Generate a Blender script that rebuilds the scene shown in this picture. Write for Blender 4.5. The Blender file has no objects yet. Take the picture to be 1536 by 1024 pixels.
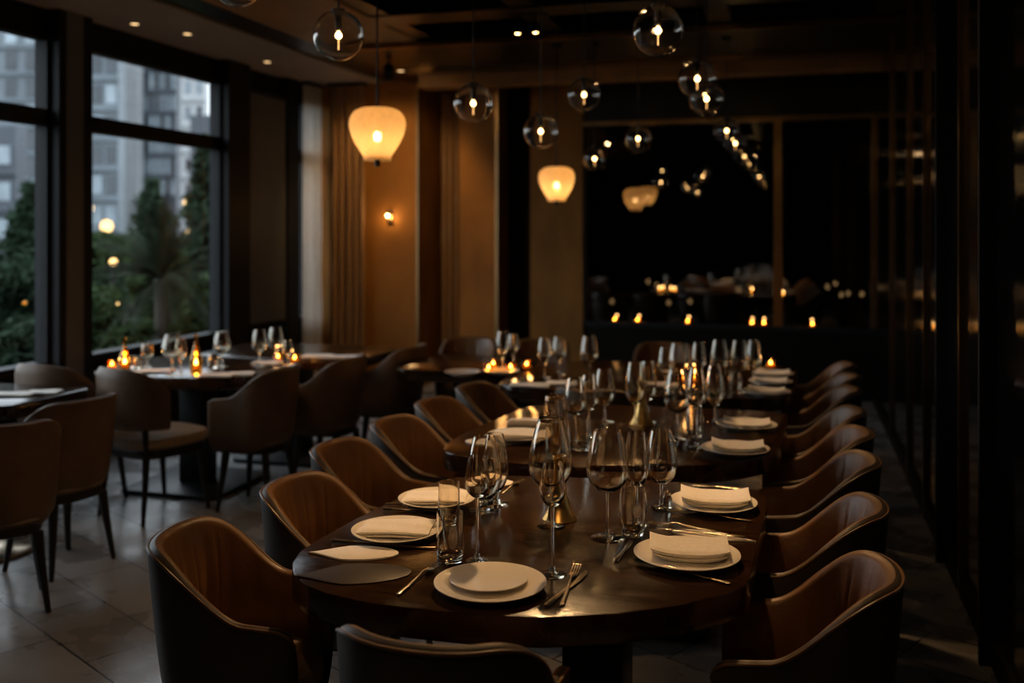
import bpy, bmesh, math, random
from math import sin, cos, pi, radians, sqrt
from mathutils import Vector, Matrix
S = bpy.context.scene
C = S.collection
random.seed(7)

# ---------------------------------------------------------------- materials
def nodes(name):
    m = bpy.data.materials.new(name); m.use_nodes = True
    nt = m.node_tree; nt.nodes.clear()
    return m, nt, nt.nodes.new('ShaderNodeOutputMaterial')

def mat(name, col, rough=.5, metal=0., var=.12, scale=8., stretch=(1, 1, 1), bump=0., bscale=None,
        spec=.5, rvar=0., coat=0., sheen=0., transl=0., clear=0.):
    m, nt, out = nodes(name)
    N, L = nt.nodes, nt.links
    b = N.new('ShaderNodeBsdfPrincipled')
    tc = N.new('ShaderNodeTexCoord'); mp = N.new('ShaderNodeMapping')
    mp.inputs['Scale'].default_value = stretch
    L.new(tc.outputs['Object'], mp.inputs['Vector'])
    nz = N.new('ShaderNodeTexNoise'); nz.inputs['Scale'].default_value = scale; nz.inputs['Detail'].default_value = 5
    L.new(mp.outputs['Vector'], nz.inputs['Vector'])
    rp = N.new('ShaderNodeValToRGB')
    rp.color_ramp.elements[0].position = .3; rp.color_ramp.elements[1].position = .7
    rp.color_ramp.elements[0].color = tuple(c * (1 - var) for c in col) + (1,)
    rp.color_ramp.elements[1].color = tuple(min(1, c * (1 + var)) for c in col) + (1,)
    L.new(nz.outputs['Fac'], rp.inputs['Fac'])
    L.new(rp.outputs['Color'], b.inputs['Base Color'])
    b.inputs['Roughness'].default_value = rough; b.inputs['Metallic'].default_value = metal
    b.inputs['Specular IOR Level'].default_value = spec
    b.inputs['Coat Weight'].default_value = coat; b.inputs['Coat Roughness'].default_value = .12
    b.inputs['Sheen Weight'].default_value = sheen
    if rvar:
        mr = N.new('ShaderNodeMapRange'); mr.inputs[3].default_value = max(.02, rough - rvar); mr.inputs[4].default_value = rough + rvar
        L.new(nz.outputs['Fac'], mr.inputs[0]); L.new(mr.outputs[0], b.inputs['Roughness'])
    if bump:
        n2 = N.new('ShaderNodeTexNoise'); n2.inputs['Scale'].default_value = bscale or scale * 4; n2.inputs['Detail'].default_value = 4
        L.new(mp.outputs['Vector'], n2.inputs['Vector'])
        bp = N.new('ShaderNodeBump'); bp.inputs['Strength'].default_value = bump; bp.inputs['Distance'].default_value = .01
        L.new(n2.outputs['Fac'], bp.inputs['Height']); L.new(bp.outputs['Normal'], b.inputs['Normal'])
    sh = b.outputs['BSDF']
    if transl:
        t = N.new('ShaderNodeBsdfTranslucent'); L.new(rp.outputs['Color'], t.inputs['Color'])
        mx = N.new('ShaderNodeMixShader'); mx.inputs[0].default_value = transl
        L.new(sh, mx.inputs[1]); L.new(t.outputs[0], mx.inputs[2]); sh = mx.outputs[0]
    if clear:
        t = N.new('ShaderNodeBsdfTransparent'); mx = N.new('ShaderNodeMixShader'); mx.inputs[0].default_value = clear
        L.new(sh, mx.inputs[1]); L.new(t.outputs[0], mx.inputs[2]); sh = mx.outputs[0]
    L.new(sh, out.inputs['Surface'])
    return m

def emit(name, col, strength):
    m, nt, out = nodes(name)
    e = nt.nodes.new('ShaderNodeEmission'); e.inputs[0].default_value = tuple(col) + (1,); e.inputs[1].default_value = strength
    nt.links.new(e.outputs[0], out.inputs[0]); return m

def glass(name, col=(1, 1, 1), ior=1.45, rough=0., thru=0.):
    m, nt, out = nodes(name)
    g = nt.nodes.new('ShaderNodeBsdfGlass'); g.inputs['Color'].default_value = tuple(col) + (1,)
    g.inputs['IOR'].default_value = ior; g.inputs['Roughness'].default_value = rough
    t = nt.nodes.new('ShaderNodeBsdfTransparent'); mx = nt.nodes.new('ShaderNodeMixShader'); mx.inputs[0].default_value = thru
    nt.links.new(g.outputs[0], mx.inputs[1]); nt.links.new(t.outputs[0], mx.inputs[2]); nt.links.new(mx.outputs[0], out.inputs[0]); return m

def thin_glass(name, tint=(1, 1, 1), refl=(1, 1, 1), power=4., base=0.04, top=.9, rough=0.0):
    m, nt, out = nodes(name); N, L = nt.nodes, nt.links
    t = N.new('ShaderNodeBsdfTransparent'); t.inputs[0].default_value = tuple(tint) + (1,)
    g = N.new('ShaderNodeBsdfGlossy'); g.inputs['Color'].default_value = tuple(refl) + (1,); g.inputs['Roughness'].default_value = rough
    lw = N.new('ShaderNodeLayerWeight'); lw.inputs[0].default_value = .5
    pw = N.new('ShaderNodeMath'); pw.operation = 'POWER'; pw.inputs[1].default_value = power
    L.new(lw.outputs['Facing'], pw.inputs[0])
    mr = N.new('ShaderNodeMapRange'); mr.inputs[3].default_value = base; mr.inputs[4].default_value = top
    L.new(pw.outputs[0], mr.inputs[0])
    mx = N.new('ShaderNodeMixShader'); L.new(mr.outputs[0], mx.inputs[0]); L.new(t.outputs[0], mx.inputs[1]); L.new(g.outputs[0], mx.inputs[2])
    L.new(mx.outputs[0], out.inputs[0]); return m

M = {}
M['table'] = mat('dark stained table wood', (.027, .0115, .0040), .17, var=.45, scale=5, stretch=(1.5, 9, 1), bump=.05, bscale=16, rvar=.05, spec=.5)
M['tedge'] = mat('dark table edge', (.020, .013, .009), .38, var=.3, scale=6, bump=.08)
M['blackmetal'] = mat('black powder coated metal', (.008, .008, .009), .45, .4, bump=.03)
M['leather_in'] = mat('cognac brown leather', (.150, .066, .020), .44, var=.35, scale=5, bump=.10, bscale=70, rvar=.08)
M['leather_out'] = mat('dark taupe leather', (.060, .043, .033), .52, var=.25, scale=6, bump=.10, bscale=70)
M['leather_tan'] = mat('tan brown leather', (.115, .062, .030), .5, var=.25, scale=6, bump=.10, bscale=70)
M['piping'] = mat('leather piping', (.17, .088, .036), .42, var=.2)
M['seat'] = mat('soft beige brown seat fabric', (.24, .165, .11), .75, var=.15, scale=30, bump=.1)
M['leg'] = mat('black stained wood leg', (.012, .008, .006), .42, var=.3, bump=.05)
M['porcelain'] = mat('warm white porcelain', (.80, .75, .68), .22, var=.03, coat=.3)
M['napkin'] = mat('cream linen napkin', (.84, .78, .70), .85, var=.06, scale=90, bump=.12, bscale=260, sheen=.2)
M['steel'] = mat('polished dark champagne steel', (.74, .60, .44), .24, 1., var=.06, scale=20)
M['gold'] = mat('brushed gold brass', (.80, .50, .17), .32, 1., var=.1, scale=10, stretch=(1, 1, 12), bump=.03)
M['bronze'] = mat('bronze trim', (.36, .22, .10), .3, 1., var=.1)
M['glass'] = glass('clear crystal', (1, .975, .925), 1.62, 0., 0.)
M['globe'] = glass('clear globe glass', (.975, .965, .95), 1.5, 0., 0.)
M['pane'] = thin_glass('window glass', (.86, .90, .92), (1, 1, 1), 4.5, .04)
M['blackglass'] = thin_glass('dark tinted glass', (.25, .26, .28), (.7, .7, .7), 4, .30)
M['amber'] = thin_glass('amber glass', (.98, .74, .34), (1, .85, .6), 4, .08)
M['bulb'] = emit('hot filament bulb', (1, .58, .22), 600)
M['bulb_small'] = emit('small warm bulb', (1, .52, .18), 60)
M['flame'] = emit('candle flame', (1, .62, .24), 70)
M['filament'] = emit('glowing filament', (1, .5, .16), 2.5)
M['cord'] = mat('black textile cord', (.006, .006, .006), .6)
M['shade'] = mat('cream paper shade', (.92, .74, .47), .8, var=.06, scale=40, transl=.62, clear=.14)
M['wax'] = mat('candle wax', (.85, .6, .35), .5, transl=.3)
M['placemat'] = mat('dark leather placemat', (.020, .010, .005), .45, var=.3, bump=.1, bscale=60)
M['bronzepanel'] = mat('satin bronze plaster panel', (.28, .120, .024), .6, .1, var=.22, scale=3, stretch=(1, 1, .5), bump=.03, spec=.2)
M['darkpanel'] = mat('near black lacquer panel', (.006, .005, .005), .09, var=.2, spec=.6)
M['darkwall'] = mat('black brown wall', (.008, .006, .004), .6, var=.25, bump=.05, spec=.12)
M['beam'] = mat('black ceiling beam', (.010, .007, .005), .32, var=.3, bump=.03)
M['coffer'] = mat('dark brown coffer', (.050, .030, .016), .5, var=.25, scale=3)
M['soffit'] = mat('taupe plaster soffit', (.42, .37, .32), .7, var=.08, scale=3, bump=.03)
M['ceilbrown'] = mat('brown plaster ceiling', (.40, .22, .085), .5, var=.15, scale=3, bump=.03)
M['frame'] = mat('black anodised window frame', (.012, .013, .015), .55, 0., var=.1, spec=.2)
M['framelight'] = mat('grey blind panel', (.13, .135, .14), .6, var=.15, scale=2, transl=.10)
M['sheer'] = mat('pale sheer curtain', (.74, .69, .62), .85, var=.06, transl=.6, scale=20)
M['drape'] = mat('brown velvet curtain', (.25, .13, .050), .8, var=.15, scale=20, sheen=.3)
M['bark'] = mat('tree bark', (.05, .04, .03), .9, var=.3, bump=.3)
M['leafdark'] = mat('dark conifer foliage', (.022, .040, .022), .8, var=.5, scale=3, transl=.2, spec=.12)
M['leaf'] = mat('green shrub foliage', (.038, .062, .024), .8, var=.5, scale=3, transl=.25, spec=.12)
M['palm'] = mat('palm frond', (.016, .024, .013), .85, var=.35, scale=3, transl=.1, spec=.08)
M['soil'] = mat('garden ground', (.010, .013, .008), .95, var=.4, scale=2, bump=.3, spec=.05)
M['concrete'] = mat('pale concrete', (.24, .25, .26), .8, var=.15, scale=.4)
M['skygap_facade'] = mat('pale sky gap filler', (.42, .43, .44), .8, var=.12, scale=.3)  # tone set to stand in for the bright strip of sky
M['facade'] = mat('grey blue facade', (.12, .145, .165), .6, var=.2, scale=.25)
M['facadedark'] = mat('dark slate facade', (.05, .06, .075), .6, var=.25, scale=.25)
M['winglass'] = mat('distant window pane', (.20, .24, .27), .3, .2, var=.35, scale=.4)
M['windark'] = mat('dark distant window pane', (.035, .044, .054), .2, .2, var=.35, scale=.4)
M['winlit'] = emit('lit office window', (1, .78, .45), 1.3)
M['wincool'] = emit('cool lit office window', (.75, .92, 1), 1.1)
M['lampglow'] = emit('garden lamp glow', (1, .55, .20), 5)

# floor: dark square timber/stone tiles
def floor_mat():
    m, nt, out = nodes('dark glossy floor tiles'); N, L = nt.nodes, nt.links
    tc = N.new('ShaderNodeTexCoord'); mp = N.new('ShaderNodeMapping'); mp.inputs['Rotation'].default_value = (0, 0, radians(28))
    L.new(tc.outputs['Object'], mp.inputs['Vector'])
    br = N.new('ShaderNodeTexBrick'); br.inputs['Scale'].default_value = 1.0
    br.inputs['Color1'].default_value = (.24, .232, .226, 1); br.inputs['Color2'].default_value = (.34, .328, .318, 1)
    br.inputs['Mortar'].default_value = (.008, .007, .006, 1); br.inputs['Mortar Size'].default_value = .004
    br.inputs['Brick Width'].default_value = .62; br.inputs['Row Height'].default_value = .31; br.inputs['Mortar Smooth'].default_value = .2
    L.new(mp.outputs['Vector'], br.inputs['Vector'])
    nz = N.new('ShaderNodeTexNoise'); nz.inputs['Scale'].default_value = 3.2; nz.inputs['Detail'].default_value = 7
    L.new(mp.outputs['Vector'], nz.inputs['Vector'])
    mx = N.new('ShaderNodeMix'); mx.data_type = 'RGBA'; mx.blend_type = 'MULTIPLY'; mx.inputs[0].default_value = .5
    rp = N.new('ShaderNodeValToRGB'); rp.color_ramp.elements[0].color = (.45, .43, .40, 1); rp.color_ramp.elements[1].color = (1.3, 1.3, 1.3, 1)
    rp.color_ramp.elements[0].position = .3; rp.color_ramp.elements[1].position = .7
    L.new(nz.outputs['Fac'], rp.inputs[0]); L.new(br.outputs['Color'], mx.inputs[6]); L.new(rp.outputs[0], mx.inputs[7])
    b = N.new('ShaderNodeBsdfPrincipled'); L.new(mx.outputs[2], b.inputs['Base Color'])
    mr = N.new('ShaderNodeMapRange'); mr.inputs[1].default_value = .3; mr.inputs[2].default_value = .7; mr.inputs[3].default_value = .16; mr.inputs[4].default_value = .42
    L.new(nz.outputs['Fac'], mr.inputs[0]); L.new(mr.outputs[0], b.inputs['Roughness'])
    ad = N.new('ShaderNodeMath'); ad.operation = 'MULTIPLY_ADD'; ad.inputs[1].default_value = -1.0
    L.new(br.outputs['Fac'], ad.inputs[0]); L.new(nz.outputs['Fac'], ad.inputs[2])
    bp = N.new('ShaderNodeBump'); bp.inputs['Strength'].default_value = .25; bp.inputs['Distance'].default_value = .012
    L.new(ad.outputs[0], bp.inputs['Height']); L.new(bp.outputs[0], b.inputs['Normal'])
    L.new(b.outputs[0], out.inputs[0]); return m
M['floor'] = floor_mat()

# ---------------------------------------------------------------- object helpers
def link(name, bm, m, parent=None, smooth=True, loc=None):
    me = bpy.data.meshes.new(name)
    bmesh.ops.recalc_face_normals(bm, faces=bm.faces)
    bm.to_mesh(me); bm.free()
    if smooth:
        for p in me.polygons: p.use_smooth = True
        me.set_sharp_from_angle(angle=radians(38))
    me.materials.append(M[m] if isinstance(m, str) else m)
    o = bpy.data.objects.new(name, me); C.objects.link(o)
    if parent: o.parent = parent
    if loc: o.location = loc
    return o

def tag(o, label, cat, group=None):
    o['label'] = label; o['category'] = cat
    if group: o['group'] = group
    return o

def thing(name, label, cat, loc=(0, 0, 0), rz=0, group=None):
    o = bpy.data.objects.new(name, None); C.objects.link(o)
    o.empty_display_size = .05
    o.location = loc; o.rotation_euler = (0, 0, rz)
    return tag(o, label, cat, group)

def struct(name, bm, m, parent=None, smooth=False):
    o = link(name, bm, m, parent, smooth)
    o['kind'] = 'structure'
    return o

def dup(r, loc, rz, label, group=None):
    n = r.copy(); C.objects.link(n); n.location = loc; n.rotation_euler = (r.rotation_euler[0], r.rotation_euler[1], rz); n['label'] = label
    if group: n['group'] = group
    for ch in list(r.children):
        k = ch.copy(); C.objects.link(k); k.parent = n
        for g in list(ch.children):
            q = g.copy(); C.objects.link(q); q.parent = k
    return n

def box(bm, x0, x1, y0, y1, z0, z1):
    v = [bm.verts.new((x, y, z)) for z in (z0, z1) for x, y in ((x0, y0), (x1, y0), (x1, y1), (x0, y1))]
    for f in ((3, 2, 1, 0), (4, 5, 6, 7), (0, 1, 5, 4), (1, 2, 6, 5), (2, 3, 7, 6), (3, 0, 4, 7)):
        bm.faces.new([v[i] for i in f])
    return bm

def bx(*a, bevel=0):
    bm = bmesh.new()
    box(bm, *a)
    if bevel: bmesh.ops.bevel(bm, geom=bm.edges[:], offset=bevel, segments=2, profile=.5, affect='EDGES')
    return bm

def lathe(prof, n=32, bm=None, c=(0, 0, 0)):
    bm = bm or bmesh.new()
    rings = []
    for r, z in prof:
        if r <= 1e-6: rings.append([bm.verts.new((c[0], c[1], c[2] + z))])
        else: rings.append([bm.verts.new((c[0] + r * cos(2 * pi * k / n), c[1] + r * sin(2 * pi * k / n), c[2] + z)) for k in range(n)])
    for a, b in zip(rings, rings[1:]):
        for k in range(n):
            q = [a[k % len(a)], a[(k + 1) % len(a)], b[(k + 1) % len(b)], b[k % len(b)]]
            u = []
            for v in q:
                if v not in u: u.append(v)
            if len(u) >= 3:
                try: bm.faces.new(u)
                except ValueError: pass
    return bm

def tube(pts, rad, n=8, bm=None, flat=1., up=(0, 0, 1), cap=True):
    """swept tube; flat scales the thickness along the up direction"""
    bm = bm or bmesh.new()
    pts = [Vector(p) for p in pts]
    if not isinstance(rad, (list, tuple)): rad = [rad] * len(pts)
    rings = []; up = Vector(up)
    for i, p in enumerate(pts):
        t = (pts[min(i + 1, len(pts) - 1)] - pts[max(i - 1, 0)]).normalized()
        s_ = t.cross(up)
        if s_.length < 1e-4: s_ = t.cross(Vector((1, 0, 0)))
        s_.normalize(); w = s_.cross(t)
        f = flat[i] if isinstance(flat, (list, tuple)) else flat
        rings.append([bm.verts.new(p + s_ * rad[i] * cos(2 * pi * k / n) + w * rad[i] * f * sin(2 * pi * k / n)) for k in range(n)])
    for a, b in zip(rings, rings[1:]):
        for k in range(n): bm.faces.new((a[k], a[(k + 1) % n], b[(k + 1) % n], b[k]))
    if cap: bm.faces.new(rings[0][::-1]); bm.faces.new(rings[-1])
    return bm

def smoothstep(t):
    t = max(0, min(1, t)); return t * t * (3 - 2 * t)

def resample(pts, n, closed=True):
    P = [Vector(p) for p in pts]
    if closed: P = P + [P[0]]
    d = [0]
    for a, b in zip(P, P[1:]): d.append(d[-1] + (b - a).length)
    out = []
    m = n if closed else n - 1
    for i in range(n):
        t = d[-1] * i / m; j = 0
        while j < len(d) - 2 and d[j + 1] < t: j += 1
        u = (t - d[j]) / max(1e-9, d[j + 1] - d[j])
        out.append(P[j].lerp(P[j + 1], min(1, u)))
    return out

def catmull(pts, k=6):
    n = len(pts); out = []
    for i in range(n):
        p0, p1, p2, p3 = (Vector(pts[(i + j - 1) % n]) for j in range(4))
        for q in range(k):
            t = q / k
            out.append(.5 * ((2 * p1) + (p2 - p0) * t + (2 * p0 - 5 * p1 + 4 * p2 - p3) * t * t + (3 * p1 - p0 - 3 * p2 + p3) * t ** 3))
    return out

def prism(outline, z0, z1, r=.006):
    """closed outline (2d) with rounded top and bottom arris"""
    bm = bmesh.new(); n = len(outline)
    O = [Vector((p[0], p[1])) for p in outline]
    area = sum(O[i].x * O[(i + 1) % n].y - O[(i + 1) % n].x * O[i].y for i in range(n))
    if area < 0: O = O[::-1]
    nrm = []
    for i in range(n):
        t = (O[(i + 1) % n] - O[i - 1]).normalized(); nrm.append(Vector((t.y, -t.x)))
    rings = []
    for ins, z in ((r, z0), (r * .3, z0 + r * .3), (0, z0 + r), (0, z1 - r), (r * .3, z1 - r * .3), (r, z1)):
        rings.append([bm.verts.new((O[i].x - nrm[i].x * ins, O[i].y - nrm[i].y * ins, z)) for i in range(n)])
    for a, b in zip(rings, rings[1:]):
        for k in range(n): bm.faces.new((a[k], a[(k + 1) % n], b[(k + 1) % n], b[k]))
    bm.faces.new(rings[0][::-1]); bm.faces.new(rings[-1])
    return bm

def rrect(hx, hy, r, n=8):
    o = []
    for cx, cy, a0 in ((hx - r, hy - r, 0), (-hx + r, hy - r, 90), (-hx + r, -hy + r, 180), (hx - r, -hy + r, 270)):
        for k in range(n + 1):
            a = radians(a0 + 90 * k / n); o.append((cx + r * cos(a), cy + r * sin(a)))
    return o

def superell(a, b, n=40, e=2.6):
    o = []
    for k in range(n):
        t = 2 * pi * k / n
        o.append((a * math.copysign(abs(cos(t)) ** (2 / e), cos(t)), b * math.copysign(abs(sin(t)) ** (2 / e), sin(t))))
    return o

def point_light(name, parent, loc, power, col=(1, .62, .30), r=.02):
    l = bpy.data.lights.new(name, 'POINT'); l.energy = power; l.color = col; l.shadow_soft_size = r
    o = bpy.data.objects.new(name, l); C.objects.link(o); o.parent = parent; o.location = loc
    return o

# ---------------------------------------------------------------- chairs
def u_path(hw=.206, front=.200, back=.212, n=150):
    p = [(front, -hw)]
    cx = -.03
    p.append((cx, -hw))
    for k in range(1, 40):
        t = -pi / 2 - pi * k / 40
        c_, s_ = cos(t), sin(t); e = 2 / 2.15
        p.append((cx + (back + cx) * math.copysign(abs(c_) ** e, c_), hw * math.copysign(abs(s_) ** e, s_)))
    p += [(cx, hw), (front, hw)]
    return resample([(x, y, 0) for x, y in p], n, closed=False)

def make_tub(name, label, inner='leather_in', outer='leather_out', top=.806, arm=.628, zb=.34, grooves=True, hw=.206, seatm='seat'):
    t = thing(name, label, 'chair')
    U = u_path(hw)
    n = len(U)
    nr = []
    for i in range(n):
        d = (U[min(i + 1, n - 1)] - U[max(i - 1, 0)]).normalized(); nr.append(Vector((-d.y, d.x, 0)))
    if nr[n // 2].x > 0: nr = [-v for v in nr]
    s_tot = n - 1
    def ztop(p, i=None):
        z = arm + .02 * smoothstep((.20 - p.x) / .26) + (top - arm - .02) * smoothstep((.072 - p.x) / .255)
        if i is not None:
            k = min(1, min(i, s_tot - i) / s_tot / .045); z -= .045 * (1 - sqrt(max(0, 1 - (1 - k) ** 2)))
        return z
    def half(i):
        e = min(i, s_tot - i) / s_tot * 1.6
        k = min(1, e / .045); return (.0145 + .0065 * smoothstep((.1 - U[i].x) / .3)) * sqrt(max(0.02, 1 - (1 - k) ** 2))
    def lean(p, z):
        b = smoothstep((.08 - p.x) / .34); f = (z - zb) / (top - zb); return .006 * b * f - (.030 + .020 * b) * (1 - f)
    def prof(i, outside):
        p, v, zt, h = U[i], nr[i], ztop(U[i], i), half(i)
        pts = []
        if outside:
            for k in range(12):
                z = zb + (zt - h - zb) * k / 11
                tuck = .05 * (1 - min(1, (z - zb) / .10)) ** 2
                pts.append(p + v * (h + lean(p, z) - tuck + .006 * sin(pi * k / 11)) + Vector((0, 0, z)))
            for k in (1, 2, 3):
                a = pi / 2 * k / 3
                pts.append(p + v * (h * cos(a) + lean(p, zt - h + h * sin(a))) + Vector((0, 0, zt - h + h * sin(a))))
        else:
            for k in (3, 2, 1):
                a = pi / 2 * k / 3
                pts.append(p + v * (-h * cos(a) + lean(p, zt - h + h * sin(a))) + Vector((0, 0, zt - h + h * sin(a))))
            z1 = .43
            for k in range(14):
                f = k / 13
                z = zt - h + (z1 - zt + h) * f
                g = 0
                if grooves:
                    ph = (i / s_tot - .5) / .085
                    fr = abs(ph - round(ph))
                    if abs(ph) < 2.4: g = .0035 * math.exp(-(fr / .06) ** 2) * smoothstep(f * 6)
                    g -= .007 * cos(pi * min(.5, fr)) * sin(pi * f)
                pts.append(p + v * (-h + lean(p, z) + g - .012 * sin(pi * min(1, f * 1.2)) ) + Vector((0, 0, z)))
        return pts
    for outside, nm, m in ((True, 'outer_shell', outer), (False, 'inner_lining', inner)):
        bm = bmesh.new()
        rows = [[bm.verts.new(q) for q in prof(i, outside)] for i in range(n)]
        for a, b in zip(rows, rows[1:]):
            for k in range(len(a) - 1): bm.faces.new((a[k], a[k + 1], b[k + 1], b[k]))
        link(nm, bm, m, t)
    seam = [U[i] + nr[i] * (half(i) * .86 + lean(U[i], ztop(U[i], i))) + Vector((0, 0, ztop(U[i], i) - half(i) * .42)) for i in range(n)]
    link('piping', tube(seam, .0042, 6), 'piping', t)
    # seat cushion: follows the U
    o = [(-.245, 0)] + [(U[i].x, U[i].y) for i in ()] + []
    sp = superell(.196, hw - .040, 44, 3.0)
    bm = bmesh.new(); rings = []
    for sc, z in ((.90, .385), (.985, .395), (1, .42), (1, .445), (.97, .462), (.86, .474), (.55, .482), (.2, .485)):
        rings.append([bm.verts.new((x * sc + .012, y * sc, z)) for x, y in sp])
    for a, b in zip(rings, rings[1:]):
        for k in range(44): bm.faces.new((a[k], a[(k + 1) % 44], b[(k + 1) % 44], b[k]))
    bm.faces.new(rings[0][::-1]); bm.faces.new(rings[-1])
    link('seat', bm, seatm, t)
    link('seat_frame', prism([(x * .9 + .005, y * .9) for x, y in sp], .335, .385, .01), 'leg', t)
    for sx in (1, -1):
        for sy in (1, -1):
            x, y = .125 * sx, (hw - .085) * sy
            link('leg', tube([(x, y, .34), (x * 1.10 , y * 1.10, .2), (x * 1.28, y * 1.28, 0)], [.024, .019, .012], 10), 'leg', t)
    return t

def make_open(name, label):
    t = thing(name, label, 'chair')
    n, mrows = 30, 12
    bm = bmesh.new()
    def pt(u, v, off):
        ang = (u - .5) * radians(150)
        r = .265 + off
        h0 = .515
        h1 = .86 - .13 * abs(2 * u - 1) ** 3.2
        z = h0 + (h1 - h0) * v
        return Vector((-.02 - r * cos(ang) * (1 + .12 * (z - .5)), r * sin(ang), z))
    A = [[bm.verts.new(pt(i / n, k / mrows, .022 * sqrt(max(.02, 1 - (2 * k / mrows - 1) ** 6)))) for k in range(mrows + 1)] for i in range(n + 1)]
    B = [[bm.verts.new(pt(i / n, k / mrows, -.022 * sqrt(max(.02, 1 - (2 * k / mrows - 1) ** 6)))) for k in range(mrows + 1)] for i in range(n + 1)]
    for G in (A, B):
        for i in range(n):
            for k in range(mrows): bm.faces.new((G[i][k], G[i][k + 1], G[i + 1][k + 1], G[i + 1][k]))
    for i in range(n):
        for k in (0, mrows): bm.faces.new((A[i][k], A[i + 1][k], B[i + 1][k], B[i][k]))
    for k in range(mrows):
        for i in (0, n): bm.faces.new((A[i][k], A[i][k + 1], B[i][k + 1], B[i][k]))
    link('backrest', bm, 'leather_tan', t)
    sp = superell(.255, .245, 44, 3.2)
    bm = bmesh.new(); rings = []
    for sc, z in ((.93, .40), (1, .415), (1, .445), (.95, .462), (.8, .470), (.3, .476)):
        rings.append([bm.verts.new((x * sc + .02, y * sc, z)) for x, y in sp])
    for a, b in zip(rings, rings[1:]):
        for k in range(44): bm.faces.new((a[k], a[(k + 1) % 44], b[(k + 1) % 44], b[k]))
    bm.faces.new(rings[0][::-1]); bm.faces.new(rings[-1])
    link('seat', bm, 'seat', t)
    link('seat_frame', prism([(x * .93 + .02, y * .93) for x, y in sp], .35, .402, .008), 'leg', t)
    for sy in (1, -1):
        link('back_post', tube([(-.17, .175 * sy, .36), (-.19, .185 * sy, .45), (-.20, .19 * sy, .56)], .017, 10), 'leg', t)
        for sx in (1, -1):
            x, y = .18 * sx, .175 * sy
            link('leg', tube([(x, y, .37), (x * 1.08, y * 1.06, .2), (x * 1.22, y * 1.15, 0)], [.022, .018, .012], 10), 'leg', t)
    return t

G_L = 'tub chairs along the left side of the long row'
G_R = 'tub chairs along the right side of the long row'
tub = make_tub('tub_chair', 'brown leather tub chair nearest the camera on the left of the front table')
tub['group'] = G_L
tub.location = (-1.43, 2.355, 0); tub.rotation_euler = (0, 0, radians(12))
left = [((-1.405, 2.885), -1, 'brown leather tub chair second from the front on the left, beside the front table'),
        ((-1.52, 3.435), -1, 'brown leather tub chair at the gap between the front and second table, left side'),
        ((-1.505, 3.94), -2, 'brown leather tub chair at the left near corner of the second table'),
        ((-1.50, 4.435), -2, 'brown leather tub chair beside the middle of the left edge of the second table'),
        ((-1.47, 4.93), -4, 'brown leather tub chair half hidden at the far left corner of the second table')]
for (x, y), a, lb in left: dup(tub, (x, y, 0), radians(a), lb, G_L)
right = [((.012, 2.52), 180, 'dark tub chair nearest the camera on the right of the front table'),
         ((.03, 3.12), 178, 'tub chair with lit brown back, second on the right of the front table'),
         ((.058, 3.735), 182, 'tub chair on the right just behind the far corner of the front table'),
         ((.07, 4.23), 182, 'tub chair at the right edge of the second table, nearer of its two'),
         ((.075, 4.725), 182, 'tub chair at the right edge of the second table, farther of its two'),
         ((.095, 5.36), 182, 'blurred tub chair at the near right corner of the third table'),
         ((.12, 5.855), 181, 'blurred tub chair beside the right middle of the third table'),
         ((.125, 6.35), 181, 'farthest blurred tub chair on the right of the third table')]
for (x, y), a, lb in right: dup(tub, (x, y, 0), radians(a), lb, G_R)
fc = dup(tub, (-.70, 1.985, 0), radians(90), 'dark tub chair seen from behind at the foot of the front table'); fc.scale = (1.03, 1.03, 1.03)
dup(tub, (-1.0, 5.18, 0), radians(83), 'dark tub chair facing away between the second and third table')
Gw = 'chairs at the tables by the window'
wt = make_tub('tub_chair', 'tan tub chair seen from behind at the left frame edge, dark legs', 'leather_tan', 'leather_tan', .825, .655, .34, False, .225)
wt['group'] = Gw
wt.location = (-3.28, 3.46, 0); wt.rotation_euler = (0, 0, radians(136))
wl = [((-3.42, 3.99), 170, 'tan tub chair with splayed legs beside the small left table, seen in profile'),
      ((-3.04, 5.17), 182, 'tan tub chair turned left to the window table under the long stemmed glasses'),
      ((-2.86, 5.72), 180, 'tan tub chair behind the first one on the right of the window tables'),
      ((-2.70, 6.38), 178, 'tan tub chair farthest back along the window tables, near the bronze column'),
      ((-4.52, 4.86), 15, 'dim tan tub chair against the window sill')]
for (x, y), a, lb in wl[:4]: dup(wt, (x, y, 0), radians(a), lb, Gw)
oc = make_open('dining_chair', 'round backed open dining chair with pale seat in front of the window table')
oc['group'] = Gw
oc.location = (-3.55, 4.90, 0); oc.rotation_euler = (0, 0, radians(72))
dup(oc, (-4.13, 4.92, 0), radians(84), 'round backed dining chair half hidden behind the profile tub chair by the window', Gw)
for (x, y), a, lb in (((-2.35, 6.97), -82, 'dim tub chair behind the left end of the far small table'), ((-1.80, 7.0), -88, 'dim tub chair behind the middle of the far small table'), ((-.9, 7.02), -90, 'dim tub chair behind the far end of the third table')):
    dup(tub, (x, y, 0), radians(a), lb, 'dim chairs in front of the dark glazed wall')

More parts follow.
